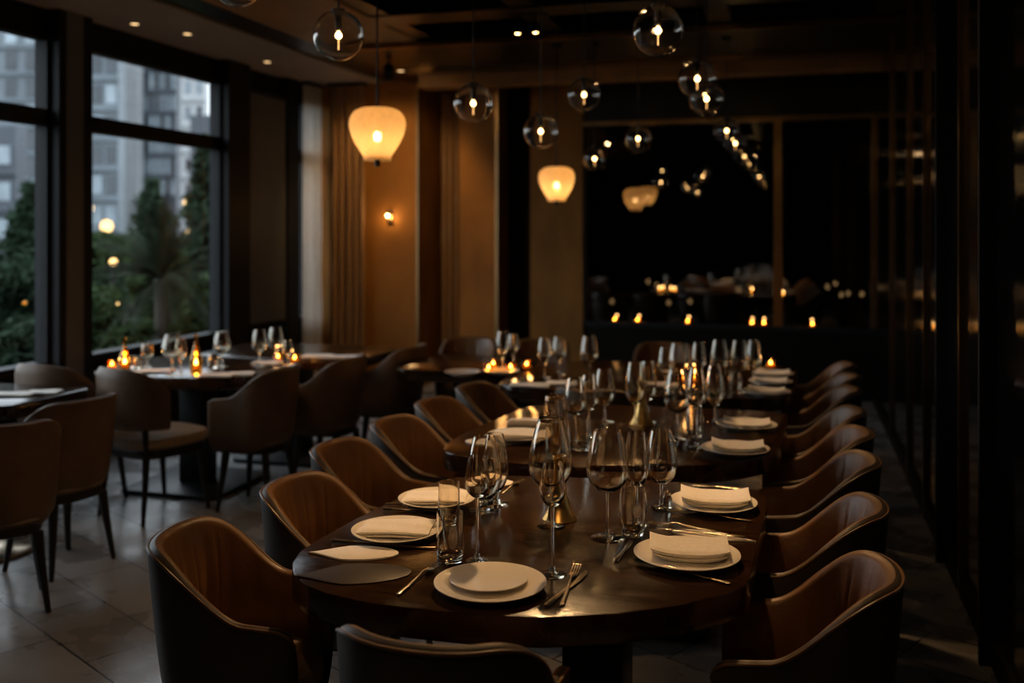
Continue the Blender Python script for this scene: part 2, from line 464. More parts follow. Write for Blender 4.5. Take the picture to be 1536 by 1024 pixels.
# ---------------------------------------------------------------- tables
def table(name, label, outline, base, zt=.75, th=.072, colw=.17):
    t = thing(name, label, 'table', (base[0], base[1], 0))
    out = [(x - base[0], y - base[1]) for x, y in outline]
    link('tabletop', prism(out, zt - th, zt, .005), 'table', t)
    link('pedestal', bx(-colw / 2, colw / 2, -colw / 2, colw / 2, .03, zt - th, bevel=.008), 'blackmetal', t)
    link('base_plate', prism(rrect(.34, .34, .05), 0, .03, .005), 'blackmetal', t)
    return t
T1 = resample([(-1.268, 2.33, 0), (-1.292, 2.42, 0), (-1.29, 2.55, 0), (-1.278, 2.72, 0), (-1.252, 2.90, 0), (-1.227, 3.08, 0), (-1.20, 3.20, 0), (-1.15, 3.285, 0), (-1.05, 3.34, 0), (-.88, 3.385, 0), (-.55, 3.43, 0), (-.30, 3.445, 0), (-.18, 3.435, 0), (-.115, 3.40, 0), (-.088, 3.33, 0), (-.085, 3.2, 0), (-.094, 2.95, 0), (-.108, 2.53, 0), (-.118, 2.48, 0), (-.165, 2.405, 0), (-.255, 2.31, 0), (-.385, 2.22, 0), (-.55, 2.15, 0), (-.69, 2.125, 0), (-.847, 2.12, 0), (-.96, 2.125, 0), (-1.075, 2.15, 0), (-1.16, 2.19, 0), (-1.23, 2.26, 0)], 150)
table('dining_table', 'large dark wood table with rounded corners in the foreground', [(p.x, p.y) for p in T1], (-.53, 2.72))
T2 = catmull([(-1.365, 3.80), (-1.30, 3.64), (-1.04, 3.555), (-.72, 3.565), (-.36, 3.70), (-.17, 3.85), (-.07, 4.05), (-.045, 4.4), (-.035, 4.72), (-.075, 4.88), (-.4, 4.90), (-.92, 4.85), (-1.24, 4.74), (-1.31, 4.45), (-1.36, 4.1)], 8)
table('dining_table', 'second dark rounded table in the long row, behind the front table', [(p.x, p.y) for p in T2], (-.68, 4.25))
T3 = catmull([(-1.62, 5.40), (-1.40, 5.27), (-.85, 5.20), (-.3, 5.21), (-.06, 5.36), (-.005, 5.7), (.01, 6.18), (-.04, 6.5), (-.5, 6.53), (-1.2, 6.5), (-1.50, 6.35), (-1.62, 5.9)], 8)
table('dining_table', 'third dark table at the far end of the long row', [(p.x, p.y) for p in T3], (-.8, 5.9))
def offs(o, cx, cy): return [(x + cx, y + cy) for x, y in o]
t4 = table('dining_table', 'small dark table left of the third table, with tea lights', offs(rrect(.37, .40, .08), -2.05, 6.14), (-2.05, 6.14))
tw1 = table('window_table', 'dark table beside the palm window with amber candle bottles', catmull([(-4.2, 5.22), (-3.95, 5.08), (-3.42, 5.05), (-3.14, 5.24), (-3.12, 5.6), (-3.2, 5.88), (-3.8, 5.95), (-4.2, 5.85)], 8), (-3.66, 5.5))
tw2 = table('window_table', 'dark table by the window nearest the brown curtain', offs(rrect(.62, .42, .1), -3.45, 6.42), (-3.45, 6.42))
t0 = table('window_table', 'small dark table cut by the left edge of the photo, on a round steel foot', offs(rrect(.40, .30, .06), -4.13, 4.30), (-4.13, 4.30))
for ch in list(t0.children):
    if ch.name.startswith('base_plate'): bpy.data.objects.remove(ch)
fo = link('base_plate', lathe([(0, 0), (.33, 0), (.335, .012), (.32, .024), (.06, .032), (0, .033)], 48), 'steel', t0)
fo.location = (.11, -.25, 0)
for ch in list(t0.children):
    if ch.name.startswith('pedestal'): ch.location = (.11, -.25, 0)
tp = [c_ for c_ in t0.children if c_.name.startswith('tabletop')][0]

# ---------------------------------------------------------------- tableware
Z = .75
def plate(label, x, y, d, group, z=Z, flat=False):
    r = d / 2
    pr = [(0, .004), (r * .50, .004), (r * .55, 0), (r * .60, 0), (r * .66, .006), (r * .9, .017), (r, .022), (r * 1.0, .024), (r * .97, .0245), (r * .88, .019), (r * .68, .0105), (r * .6, .009), (0, .009)]
    o = link('dinner_plate', lathe(pr, 56), 'porcelain', None, True, (x, y, z + .0005))
    return tag(o, label, 'plate', group)

def slab(bm, w, d, z0, z1, zf, taper=1., nx=20, ny=12, cx=0, cy=0, e=5.):
    """soft cloth slab with rounded edges; zf lifts it"""
    top, bot = [], []
    for lst, up in ((top, 1), (bot, 0)):
        for i in range(nx + 1):
            row = []
            for j in range(ny + 1):
                u, v = 2 * i / nx - 1, 2 * j / ny - 1
                ed = max(abs(u), abs(v)) ** 14
                tt = (z1 - z0) * (.5 + (.5 if up else -.5) * (1 - .6 * ed))
                f = 1 if up else taper
                x, y = cx + u * w / 2 * f, cy + v * d / 2 * f
                row.append(bm.verts.new((x, y, z0 + tt + zf(u, v))))
            lst.append(row)
    for G in (top, bot):
        for i in range(nx):
            for j in range(ny): bm.faces.new((G[i][j], G[i + 1][j], G[i + 1][j + 1], G[i][j + 1]))
    for i in range(nx):
        for j in (0, ny): bm.faces.new((top[i][j], top[i + 1][j], bot[i + 1][j], bot[i][j]))
    for j in range(ny):
        for i in (0, nx): bm.faces.new((top[i][j], top[i][j + 1], bot[i][j + 1], bot[i][j]))

def napkin(label, x, y, w, d, h, rz, z, group, style='fold', layers=2):
    bm = bmesh.new()
    for k in range(layers):
        z0, z1 = (0, h) if layers == 1 else ((0, h * .42), (h * .36, h))[k]
        if style == 'boat' and k == 0: z0, z1 = 0, h * .5
        sh = random.uniform(-.003, .003)
        if style == 'boat':
            zf = lambda u, v: .010 * (abs(u) ** 3) + .005 * abs(v) ** 3 * (1 if v > 0 else .4) - .003 * (1 - u * u)
            w_ = w * (.90 + .10 * (k + 1) / layers); d_ = d * (.90 + .10 * (k + 1) / layers)
        elif style == 'fold':
            zf = lambda u, v: .004 * sin(2.2 * u + .6) * (1 + v) / 2 - .0055 * max(0, -u - .7) + .002 * sin(5 * v + 2 * u)
            w_, d_ = w * (1 - .015 * (layers - 1 - k)), d * (1 - .03 * (k % 2))
        else:
            zf = lambda u, v: .0015 * sin(3 * u) * sin(2 * v)
            w_, d_ = w, d
        slab(bm, w_, d_, z0 + .0003, z1, zf, .93 if style == 'boat' else .98, cx=sh, cy=sh * .6)
    o = link('folded_napkin', bm, 'napkin', None, True, (x, y, z))
    o.rotation_euler = (0, 0, rz)
    return tag(o, label, 'napkin', group)

def leaf_napkin(label, p, ln, wd, rz, z, group, m='napkin', name='folded_napkin', th=.006, cat='napkin'):
    o_ = []
    for k in range(40):
        t = 2 * pi * k / 40
        x = cos(t); y = sin(t)
        yy = y * (1 if x > -.1 else max(.12, 1 - ((-x - .1) / .9) ** 1.3))
        o_.append((x * ln / 2, yy * wd / 2))
    o = link(name, prism(o_, 0, th, th * .35), m, None, True, (p[0], p[1], z))
    o.rotation_euler = (0, 0, rz)
    return tag(o, label, cat, group)

def wine(name, label, p, h, bw, stem=.36, wide=.36, rim=.64, foot=None, group=None, z=Z, seg=40, cat='wine glass', flare=1.):
    t = thing(name, label, cat, (p[0], p[1], z), random.uniform(0, 6), group)
    r = bw / 2; zs = h * stem; hb = h - zs; wt_ = .0018
    ro, n = [], 18
    for k in range(n + 1):
        f = k / n
        if f < wide: rr = r * sin(pi / 2 * (f / wide) ** .62) ** .95
        else:
            q = (f - wide) / (1 - wide); rr = r * (1 - (1 - rim) * (q ** 1.55))
        ro.append((max(rr, .0045), zs + hb * f))
    ri = []
    for k, (rr, zz) in enumerate(ro):
        ri.append((max(0, rr - wt_ - .001 * (k < 2)), zz + (.006 * (1 - k / n) ** 3)))
    ri[0] = (0, ri[0][1] + .001)
    prof = [(0, zs - .0005)] + ro + [(ro[-1][0] - wt_ / 2, h + .0006)] + ri[::-1]
    link('bowl', lathe(prof, seg), 'glass', t)
    fr = foot or bw * .40
    rs = .0034
    link('stem', lathe([(0, .006), (rs * 2.6 * flare, .006), (rs * 1.6 * flare, .014 + .01 * flare), (rs, .03 + .03 * flare), (rs, zs * .62 + .01), (rs * 1.2, zs * .85), (.0045 * (1 + .4 * (flare > 1)), zs), (0, zs + .0004)], 20), 'glass', t)
    link('foot', lathe([(0, .0004), (fr * .97, .0004), (fr, .0012), (fr * .97, .0022), (fr * .5, .0038), (.012, .0062), (0, .0068)], seg), 'glass', t)
    return t

def tumbler(label, p, h, d, group, z=Z, egg=True, seg=40, name='water_tumbler'):
    r = d / 2
    n = 14; ro = []
    for k in range(n + 1):
        f = k / n
        if egg: rr = r * (.66 + .34 * sin(pi * min(1, f * 1.25 + .02) / 2) ** .8) * (1 - .22 * max(0, (f - .5) / .5) ** 1.6)
        else: rr = r * (.90 + .10 * min(1, f * 4)) * (1 - .06 * f)
        ro.append((rr, .002 + (h - .002) * f))
    ri = [(rr - .0014 - .001 * (1 - k / n), max(zz, .012) + .0004 * k) if k > 1 else None for k, (rr, zz) in enumerate(ro)]
    ri = [q for q in ri if q]
    ri[-1] = (ro[-1][0] - .0013, h)
    prof = [(0, .0006), (ro[0][0] * .9, .0006)] + ro + [(ro[-1][0] - .0006, h + .0006)] + ri[::-1] + [(ri[0][0] * .5, .0105), (0, .010)]
    o = link(name, lathe(prof, seg), 'glass', None, True, (p[0], p[1], z))
    return tag(o, label, 'glass', group)

def cut_base(a, b, z):
    d = Vector((b[0] - a[0], b[1] - a[1])); return d.length, math.atan2(d.y, d.x)

def fork(label, a, b, group, z=Z, lift=0):
    """a = tine tips, b = handle end"""
    L, an = cut_base(b, a, z); L = max(L, .15)
    t = thing('dinner_fork', label, 'fork', (b[0], b[1], z + .001 + lift), an, group)
    xs = [0, .02, .06, .10, .125, .14]; sc = L / .20
    link('handle', tube([(x * sc, 0, zz) for x, zz in zip((0, .004, .05, .09, .115, .132), (.0035, .0035, .005, .009, .013, .011))], [.0035, .0055, .0046, .0028, .0026, .005], 10, flat=[.45, .45, .5, .8, .8, .4]), 'steel', t)
    bm = bmesh.new()
    tube([(x * sc, 0, zz) for x, zz in zip((.13, .138, .150, .156), (.011, .0085, .0055, .0055))], [.0045, .0095, .0115, .0115], 10, bm, flat=.12)
    for k in range(4):
        y = -.0093 + .0062 * k
        tube([(x * sc, y, zz) for x, zz in zip((.153, .175, .193, .2), (.0055, .0035, .0045, .0075))], [.0019, .0017, .0014, .0008], 6, bm, flat=.7)
    link('tines', bm, 'steel', t)
    return t

def knife(label, a, b, group, z=Z, lift=0):
    """a = blade tip, b = handle end"""
    L, an = cut_base(b, a, z); L = max(L, .15)
    t = thing('dinner_knife', label, 'knife', (b[0], b[1], z + .001 + lift), an, group); sc = L / .22
    link('handle', tube([(0, 0, .0045), (.004 * sc, 0, .0045), (.05 * sc, 0, .0045), (.095 * sc, 0, .0042), (.102 * sc, 0, .004)], [.004, .0068, .0062, .005, .0042], 10, flat=.62), 'steel', t)
    o_ = [(.10, -.004), (.12, -.0085), (.16, -.0100), (.195, -.0085), (.212, -.004), (.22, .003), (.216, .0055), (.15, .0052), (.10, .004)]
    link('blade', prism([(x * sc, y) for x, y in o_], .0028, .0045, .0006), 'steel', t)
    return t

def tealight(label, p, group, z=Z, lit=True, power=.25, glassy=True):
    t = thing('tealight', label, 'candle', (p[0], p[1], z), 0, group)
    link('cup', lathe([(0, .0005), (.024, .0005), (.028, .004), (.032, .05), (.0305, .05), (.026, .006), (0, .005)], 24), 'amber', t)
    link('wax', lathe([(0, .007), (.024, .007), (.026, .022), (0, .023)], 20), 'wax', t)
    link('flame', lathe([(0, .024), (.005, .028), (.006, .033), (.003, .039), (0, .043)], 10), 'flame', t)
    if power: point_light('flame_light', t, (0, 0, .062), power, (1, .5, .16), .012)
    return t

def cone(label, p, h, rb, z=Z):
    t = thing('candle_holder', label, 'candle holder', (p[0], p[1], z))
    link('cone', lathe([(0, .0005), (rb, .0005), (rb * 1.02, .003), (rb * .98, .006), (rb * .72, h * .16), (rb * .45, h * .42), (rb * .28, h * .75), (rb * .25, h * .97), (rb * .2, h), (0, h)], 40), 'gold', t)
    link('candle_cup', lathe([(0, h - .002), (rb * .3, h - .001), (rb * .42, h + .02), (rb * .40, h + .022), (rb * .2, h + .006), (0, h + .006)], 28), 'gold', t)
    return t

# ---- front table
g1 = 'place settings on the front table'
plate('white dinner plate at the near edge of the front table, small plate on it', *(-0.707,2.275,0.772)[:2], .272, g1)
r = .096
tag(link('side_plate', lathe([(0, .003), (r * .5, .003), (r * .6, 0), (r * .75, .004), (r, .011), (r * .99, .013), (r * .72, .008), (0, .0075)], 48), 'porcelain', None, True, (-0.719,2.300,0.772)[:2] + (.7615,)), 'small round plate resting on the nearest dinner plate', 'plate', g1)
p = (-1.089,2.602,0.772); plate('dinner plate under a folded napkin, nearer of two on the left of the front table', p[0], p[1], .252, g1)
napkin('cream folded napkin on the nearer left plate, its fold towards the tumblers', p[0] + .0, p[1] + .012, .205, .135, .021, radians(10), Z + .0105, g1)
p = (-1.092,2.943,0.772); plate('dinner plate under a folded napkin, farther of two on the left of the front table', p[0], p[1], .245, g1)
napkin('cream folded napkin on the farther left plate, behind the rear tumbler', p[0] - .005, p[1] + .010, .20, .13, .018, radians(12), Z + .0105, g1)
p = (-0.273,2.619,0.772); plate('dinner plate with a boat shaped napkin at the right front of the front table', p[0], p[1], .278, g1)
napkin('thick boat shaped napkin on the nearer right plate', p[0] + .005, p[1] + .012, .205, .135, .032, radians(8), Z + .0105, g1, 'boat', 2)
p = (-0.246,3.145,0.772); plate('dinner plate with a boat shaped napkin at the far right corner of the front table', p[0], p[1], .270, g1)
napkin('thick boat shaped napkin on the farther right plate of the front table', p[0] + .005, p[1] + .012, .212, .14, .030, radians(6), Z + .0105, g1, 'boat', 2)
leaf_napkin('flat leaf shaped cream napkin at the rounded left corner of the front table', (-1.140,2.429,0.752), .245, .115, radians(14), Z, g1)
leaf_napkin('dark leather placemat left of the fork on the front table', (-1.076,2.285,0.751), .30, .15, radians(22), Z, g1, 'placemat', 'placemat', .0035, 'placemat')
leaf_napkin('flat cream napkin lying behind the short stemmed goblets', (-0.992,3.242,0.752), .17, .13, radians(190), Z, g1, th=.005)
leaf_napkin('flat cream napkin under the knife at the right edge of the front table', (-0.222,2.848,0.752), .24, .075, radians(172), Z, g1, th=.005)
gc = 'cutlery on the front table'
fork('fork left of the nearest white plate, tines away from the camera', (-0.892,2.423,0.750), (-0.907,2.180,0.750), gc)
knife('dinner knife right of the nearest plate, nearer of a crossed pair', (-0.506,2.466,0.750), (-0.552,2.204,0.750), gc)
fork('fork lying against the knife right of the nearest plate', (-0.541,2.497,0.750), (-0.517,2.222,0.750), gc)
knife('long knife between the leaf napkin and the nearer left plate', (-0.938,2.527,0.750), (-1.243,2.506,0.750), gc)
knife('knife in front of the farther left plate, nearer of two', (-0.991,2.875,0.750), (-1.233,2.836,0.750), gc)
fork('fork in front of the farther left plate, behind the knife', (-1.012,2.922,0.750), (-1.247,2.894,0.750), gc)
fork('dark fork beside the flat napkin behind the goblets', (-0.911,3.301,0.750), (-0.926,3.109,0.750), gc)
knife('short knife right of the big balloon glass', (-0.439,2.742,0.750), (-0.450,2.555,0.750), gc)
fork('fork in front of the nearer right plate, handle pointing right', (-0.417,2.559,0.750), (-0.152,2.474,0.750), gc)
knife('knife behind the nearer right plate lying on a flat napkin', (-0.384,2.853,0.750), (-0.131,2.831,0.750), gc, lift=.006)
fork('fork behind the nearer right plate, beside the water tumbler', (-0.416,2.904,0.750), (-0.215,2.869,0.750), gc, lift=.0055)
fork('fork in front of the farther right plate', (-0.372,3.060,0.750), (-0.125,3.022,0.750), gc)
knife('knife behind the farther right plate', (-0.343,3.390,0.750), (-0.177,3.384,0.750), gc)
gg = 'glasses on the front table'
tumbler('straight water tumbler in front of the nearer left plate', (-0.871,2.446,0.750), .130, .074, gg, egg=False)
tumbler('water tumbler in front of the farther left plate, behind the other one', (-0.980,2.743,0.750), .128, .066, gg, egg=False)
wine('goblet', 'short stemmed wide goblet in the left glass group', (-0.926,2.916,0.750), .232, .112, .12, .45, .58, .045, gg, flare=2.2, cat='goblet')
wine('goblet', 'narrow short stemmed goblet right behind the wide one', (-0.917,3.004,0.750), .222, .086, .14, .45, .60, .043, gg, flare=2.0, cat='goblet')
wine('wine_glass', 'slender tall stemmed glass in front of the left goblets', (-0.803,2.470,0.750), .275, .066, .60, .40, .72, .030, gg)
wine('wine_glass', 'large tulip wine glass in front of the gold cone', (-0.690,2.819,0.750), .318, .130, .335, .37, .55, .042, gg, flare=1.6)
wine('wine_glass', 'slender tall stemmed glass between the nearest plate and the big tulip glass', (-0.588,2.422,0.750), .285, .066, .60, .40, .70, .036, gg)
wine('wine_glass', 'big balloon wine glass right of the gold cone', (-0.509,2.753,0.750), .305, .119, .42, .36, .66, .049, gg)
wine('wine_glass', 'narrow wine glass behind the balloon glass and the egg tumbler', (-0.450,2.908,0.750), .272, .072, .40, .36, .72, .036, gg)
wine('wine_glass', 'wine glass beside the salt cellar and the far right plate', (-0.402,3.097,0.750), .244, .100, .30, .38, .66, .034, gg)
tumbler('egg shaped stemless water tumbler beside the balloon glass', (-0.444,2.797,0.750), .146, .084, gg, egg=True)
cone('gold trumpet candle holder behind the tulip glass on the front table', (-0.681,2.898,0.750), .17, .052)
t = thing('salt_cellar', 'tiny crystal salt shaker beside the far right plate', 'salt shaker', (-0.384,3.102,0.750))
link('body', lathe([(0, .0005), (.014, .0005), (.017, .008), (.015, .03), (.011, .042), (0, .042)], 8), 'glass', t)
link('cap', lathe([(0, .0425), (.011, .0425), (.0105, .05), (.005, .055), (0, .056)], 16), 'steel', t)

# ---- second table
g2 = 'place settings on the second table'
p = (-0.223,3.941,0.772); plate('white plate with napkin at the near right of the second table', p[0], p[1], .262, g2)
napkin('folded napkin on the near right plate of the second table', p[0] + .005, p[1] + .01, .20, .13, .024, radians(4), Z + .0105, g2, 'boat', 2)
p = (-0.203,4.444,0.772); plate('white plate with napkin at the far right of the second table', p[0], p[1], .262, g2)
napkin('folded napkin on the far right plate of the second table', p[0], p[1] + .01, .20, .13, .018, radians(3), Z + .0105, g2, 'boat', 2)
p = (-1.104,3.950,0.772); plate('white plate under a wide napkin on the left of the second table', p[0], p[1], .26, g2)
napkin('wide folded napkin on the left plate of the second table', p[0], p[1] + .01, .21, .14, .022, radians(8), Z + .0105, g2)
napkin('rolled cream napkin at the far left of the second table', *(-1.150,4.204,0.772)[:2], .15, .06, .034, radians(10), Z + .0005, g2, 'fold', 1)
leaf_napkin('flat cream napkin at the near left corner of the second table', (-1.184,3.863,0.752), .24, .12, radians(188), Z, g2)
fork('fork in front of the near right plate of the second table', (-0.340,3.949,0.750), (-0.103,3.957,0.750), 'cutlery on the second table')
fork('fork in front of the far right plate of the second table', (-0.315,4.404,0.750), (-0.076,4.399,0.750), 'cutlery on the second table')
knife('knife in front of the left plate of the second table', (-1.042,3.954,0.750), (-1.257,3.975,0.750), 'cutlery on the second table')
gh = 'glasses on the second table'
tumbler('tall water carafe glass behind the tulip glass, at the near edge of the second table', (-0.871,3.633,0.750), .245, .098, gh, egg=True, name='carafe')
tumbler('water tumbler under the paired wine glasses on the second table', (-0.825,3.835,0.750), .128, .096, gh, egg=False)
wine('wine_glass', 'left one of the paired wine glasses on the second table', (-0.864,3.951,0.750), .268, .092, .42, .36, .62, .036, gh)
wine('wine_glass', 'right one of the paired wine glasses on the second table', (-0.832,4.082,0.750), .262, .082, .42, .36, .62, .036, gh)
wine('wine_glass', 'lone wine glass between the paired glasses and the gold cone', (-0.832,4.429,0.750), .240, .098, .30, .36, .62, .042, gh)
wine('wine_glass', 'wine glass in front of the gold cone on the second table', (-0.681,4.361,0.750), .285, .090, .33, .38, .66, .036, gh)
wine('wine_glass', 'wine glass behind the gold cone on the second table', (-0.642,4.483,0.750), .275, .082, .34, .38, .64, .036, gh)
wine('wine_glass', 'wide wine glass left of the egg tumbler on the second table', (-0.471,4.144,0.750), .292, .112, .36, .36, .58, .038, gh)
wine('wine_glass', 'wine glass standing close behind the egg tumbler on the second table', (-0.378,4.000,0.750), .32, .082, .50, .36, .62, .034, gh)
wine('wine_glass', 'wine glass beside the far right plate of the second table', (-0.348,4.535,0.750), .262, .086, .28, .36, .62, .036, gh)
tumbler('egg shaped tumbler on the right half of the second table', (-0.406,4.205,0.750), .128, .080, gh, egg=True)
cone('gold trumpet candle holder in the middle of the second table', (-0.659,4.414,0.750), .17, .055)

# ---- third table
g3 = 'place settings on the third table'
for k, (px, w, lb) in enumerate((((-0.143,5.376,0.772), .25, 'nearest white plate on the right of the third table'), ((-0.131,5.739,0.772), .24, 'middle white plate on the right of the third table'), ((-0.123,6.066,0.772), .24, 'farthest white plate on the right of the third table'))):
    plate(lb, px[0], px[1], w, g3)
    napkin('napkin on the ' + lb.split(' on')[0], px[0], px[1], .19, .12, .02, radians(3), Z + .0105, g3, 'boat', 2)
napkin('flat napkin at the left edge of the third table', *(-1.421,5.319,0.772)[:2], .22, .13, .012, radians(8), Z, g3, 'flat', 2)
napkin('flat napkin behind the paired wine glasses on the third table', *(-1.255,5.443,0.772)[:2], .2, .13, .012, radians(5), Z, g3, 'flat', 2)
napkin('flat napkin in the middle of the third table', *(-0.727,5.543,0.772)[:2], .2, .12, .012, radians(5), Z, g3, 'flat', 2)
g3g = 'glasses on the third table'
for px, h, w, lb in (((-1.421,5.654,0.750), .235, .085, 'leftmost wine glass on the third table'), ((-1.362,5.782,0.750), .232, .088, 'second wine glass from the left on the third table'), ((-1.136,5.575,0.750), .262, .108, 'wide wine glass third from the left on the third table'),
                     ((-0.666,5.321,0.750), .24, .09, 'wine glass just left of the widest one on the third table'), ((-0.595,5.297,0.750), .27, .112, 'widest wine glass in the middle of the third table'), ((-0.503,5.437,0.750), .262, .085, 'wine glass right of the widest one on the third table'),
                     ((-0.387,5.356,0.750), .288, .098, 'tall wine glass in front of the right group on the third table'), ((-0.287,5.430,0.750), .28, .098, 'wine glass left in the pair at the right of the third table'), ((-0.221,5.710,0.750), .25, .09, 'wine glass right in the pair beside the plates of the third table')):
    wine('wine_glass', lb, px, h, w, .38, .36, .66, .036, g3g, seg=28)
tumbler('short tumbler near the front edge of the third table', (-0.305,5.380,0.750), .11, .075, g3g, seg=28)
tealight('tea light beside the plates on the third table', (-0.148,6.460,0.750), 'tea lights on the tables')
tealight('tea light among the glasses on the third table', (-0.576,5.736,0.750), 'tea lights on the tables')
# ---- far small table
g4 = 'things on the far small table'
for px, lb in (((-1.916,5.609,0.772), 'plate at the left of the far small table'), ((-1.709,5.727,0.772), 'plate at the right of the far small table')): plate(lb, px[0], px[1], .22, g4)
for px, h, w, lb in (((-1.738,5.850,0.750), .235, .085, 'wine glass on the far small table, left one'), ((-1.715,6.011,0.750), .20, .08, 'wine glass on the far small table, right one')):
    wine('wine_glass', lb, px, h, w, .38, .36, .66, .034, g4, z=Z + .012, seg=24)
for px, lb in (((-1.828,5.947,0.750), 'tea light left of the glasses on the far small table'), ((-1.804,5.771,0.750), 'tea light at the near edge of the far small table'), ((-1.682,5.836,0.750), 'tea light between the glasses on the far small table'), ((-1.618,5.976,0.750), 'tea light at the right edge of the far small table')): tealight(lb, px, 'tea lights on the tables')

# ---- window tables
def bottle_light(label, p, h, r, z=Z, power=.8):
    t = thing('candle_bottle', label, 'candle lamp', (p[0], p[1], z), 0, 'amber candle lamps on the window table')
    link('glass_body', lathe([(0, .001), (r * .95, .001), (r, .006), (r * 1.02, h * .30), (r * .9, h * .42), (r * .5, h * .62), (r * .32, h * .78), (r * .30, h * .97), (r * .36, h), (r * .27, h), (r * .22, h * .78), (r * .42, h * .6), (r * .85, h * .40), (r * .96, h * .28), (r * .92, .008), (0, .008)], 28), 'amber', t)
    link('candle', lathe([(0, .009), (r * .5, .009), (r * .5, h * .16), (0, h * .165)], 18), 'wax', t)
    link('flame', lathe([(0, h * .17), (.007, h * .19), (.0085, h * .22), (.005, h * .29), (0, h * .34)], 12), 'flame', t)
    point_light('flame_light', t, (0, 0, h * .38), power, (1, .5, .16), .012)
    return t
bottle_light('glowing amber candle bottle beside the palm, left on the window table', (-4.042,5.281,0.750), .20, .034)
bottle_light('glowing amber candle bottle behind the long stemmed glasses on the window table', (-3.561,5.327,0.750), .225, .037)
tealight('low amber glow light at the far left of the window table', (-4.119,5.259,0.750), 'tea lights on the window tables', power=.5)
gw = 'glasses on the window table'
tumbler('small tumbler right of the left candle bottle on the window table', (-4.017,5.319,0.750), .075, .052, gw, seg=24)
tumbler('small tumbler left of the rounded goblet on the window table', (-3.958,5.305,0.750), .075, .052, gw, seg=24)
wine('goblet', 'rounded goblet on the window table behind the napkins', (-3.944,5.372,0.750), .155, .085, .3, .4, .85, .03, gw, seg=28, cat='goblet')
wine('wine_glass', 'wide wine glass near the front edge of the window table, left of the pair', (-3.585,5.117,0.750), .25, .122, .40, .36, .62, .036, gw, seg=28)
wine('wine_glass', 'narrower wine glass right beside the wide one on the window table', (-3.567,5.178,0.750), .215, .07, .42, .36, .62, .034, gw, seg=28)
wine('wine_glass', 'wine glass at the right end of the window table beside the round tumbler', (-3.506,5.529,0.750), .225, .110, .34, .40, .60, .034, gw, seg=28)
tumbler('round tumbler beside the right wine glass on the window table', (-3.525,5.460,0.750), .09, .078, gw, seg=28)
gp = 'napkins on the window tables'
napkin('flat napkin in front of the left candle bottle', *(-3.880,5.075,0.772)[:2], .19, .12, .016, radians(20), Z, gp, 'flat', 2)
napkin('flat napkin under the rounded goblet', *(-3.748,5.202,0.772)[:2], .19, .12, .016, radians(20), Z, gp, 'flat', 2)
napkin('flat napkin at the right front of the window table', *(-3.304,5.154,0.772)[:2], .19, .12, .016, radians(20), Z, gp, 'flat', 2)
napkin('flat napkin at the right corner of the window table', *(-3.193,5.243,0.772)[:2], .15, .12, .016, radians(20), Z, gp, 'flat', 2)
g5 = 'glasses on the table by the curtain'
for px, h, w, lb in (((-3.293,5.622,0.750), .235, .095, 'left wine glass on the table by the curtain'), ((-3.239,5.735,0.750), .24, .10, 'middle wine glass on the table by the curtain'), ((-3.148,5.728,0.750), .16, .07, 'small wine glass right on the table by the curtain')):
    wine('wine_glass', lb, px, h, w, .38, .36, .66, .036, g5, seg=28)
tealight('tea light left of the napkins on the table by the curtain', (-3.169,5.856,0.750), 'tea lights on the window tables', power=.4)
tealight('tea light behind the wine glasses on the table by the curtain', (-3.308,5.885,0.750), 'tea lights on the window tables', power=.4)
napkin('flat napkin left at the front of the table by the curtain', -3.14, 6.13, .2, .12, .016, radians(10), Z, gp, 'flat', 2)
napkin('flat napkin right at the front of the table by the curtain', -2.95, 6.14, .2, .12, .016, radians(10), Z, gp, 'flat', 2)
napkin('flat napkin among the glasses on the table by the curtain', *(-3.295,5.716,0.772)[:2], .18, .12, .016, radians(10), Z, gp, 'flat', 2)
napkin('flat napkin on the small table at the left edge', *(-3.942,4.265,0.772)[:2], .2, .12, .016, radians(20), Z, gp, 'flat', 2)
napkin('flat napkin at the right end of the small table at the left edge', *(-3.842,4.361,0.772)[:2], .17, .11, .016, radians(20), Z, gp, 'flat', 2)

# ---------------------------------------------------------------- room shell
ZC = 3.15
struct('floor', bx(-5.2, .95, -2.0, 10.6, -.12, 0), 'floor')
struct('ceiling', bx(-5.3, .95, -2.2, 10.6, 3.55, 3.65), 'coffer')
# window-side soffit, slot and brown ceiling strip
struct('trim_1', bx(-5.0, -4.12, -2.0, 9.95, ZC, ZC + .12), 'soffit')
struct('trim_2', bx(-4.12, -3.80, -2.0, 9.95, ZC + .02, ZC + .14), 'beam')
struct('trim_3', bx(-3.80, -2.95, -2.0, 7.5, ZC, ZC + .12), 'ceilbrown')
struct('trim_4', bx(-3.80, .72, 7.5, 9.95, ZC - .01, ZC + .1), 'beam')
n_ = 5
for y0, y1 in ((-2.0, -1.5), (.6, .95), (3.0, 3.35), (5.2, 5.5), (6.55, 6.85)):
    struct('trim_%d' % n_, bx(-2.95, .72, y0, y1, ZC, 3.55), 'beam'); n_ += 1
for x0, x1 in ((-3.0, -2.80), (-1.9, -1.72), (-.62, -.45), (.55, .72)):
    struct('trim_%d' % n_, bx(x0, x1, -2.0, 7.5, ZC + .012, 3.55), 'beam'); n_ += 1
# bronze edging strips under the dark ceiling
for y in (7.49, 8.75):
    struct('trim_%d' % n_, bx(-3.55, .72, y - .012, y + .03, ZC - .045, ZC - .005), 'bronze'); n_ += 1
struct('trim_%d' % n_, bx(-3.55, .72, 9.05, 9.30, ZC - .13, ZC - .01), 'ceilbrown'); n_ += 1
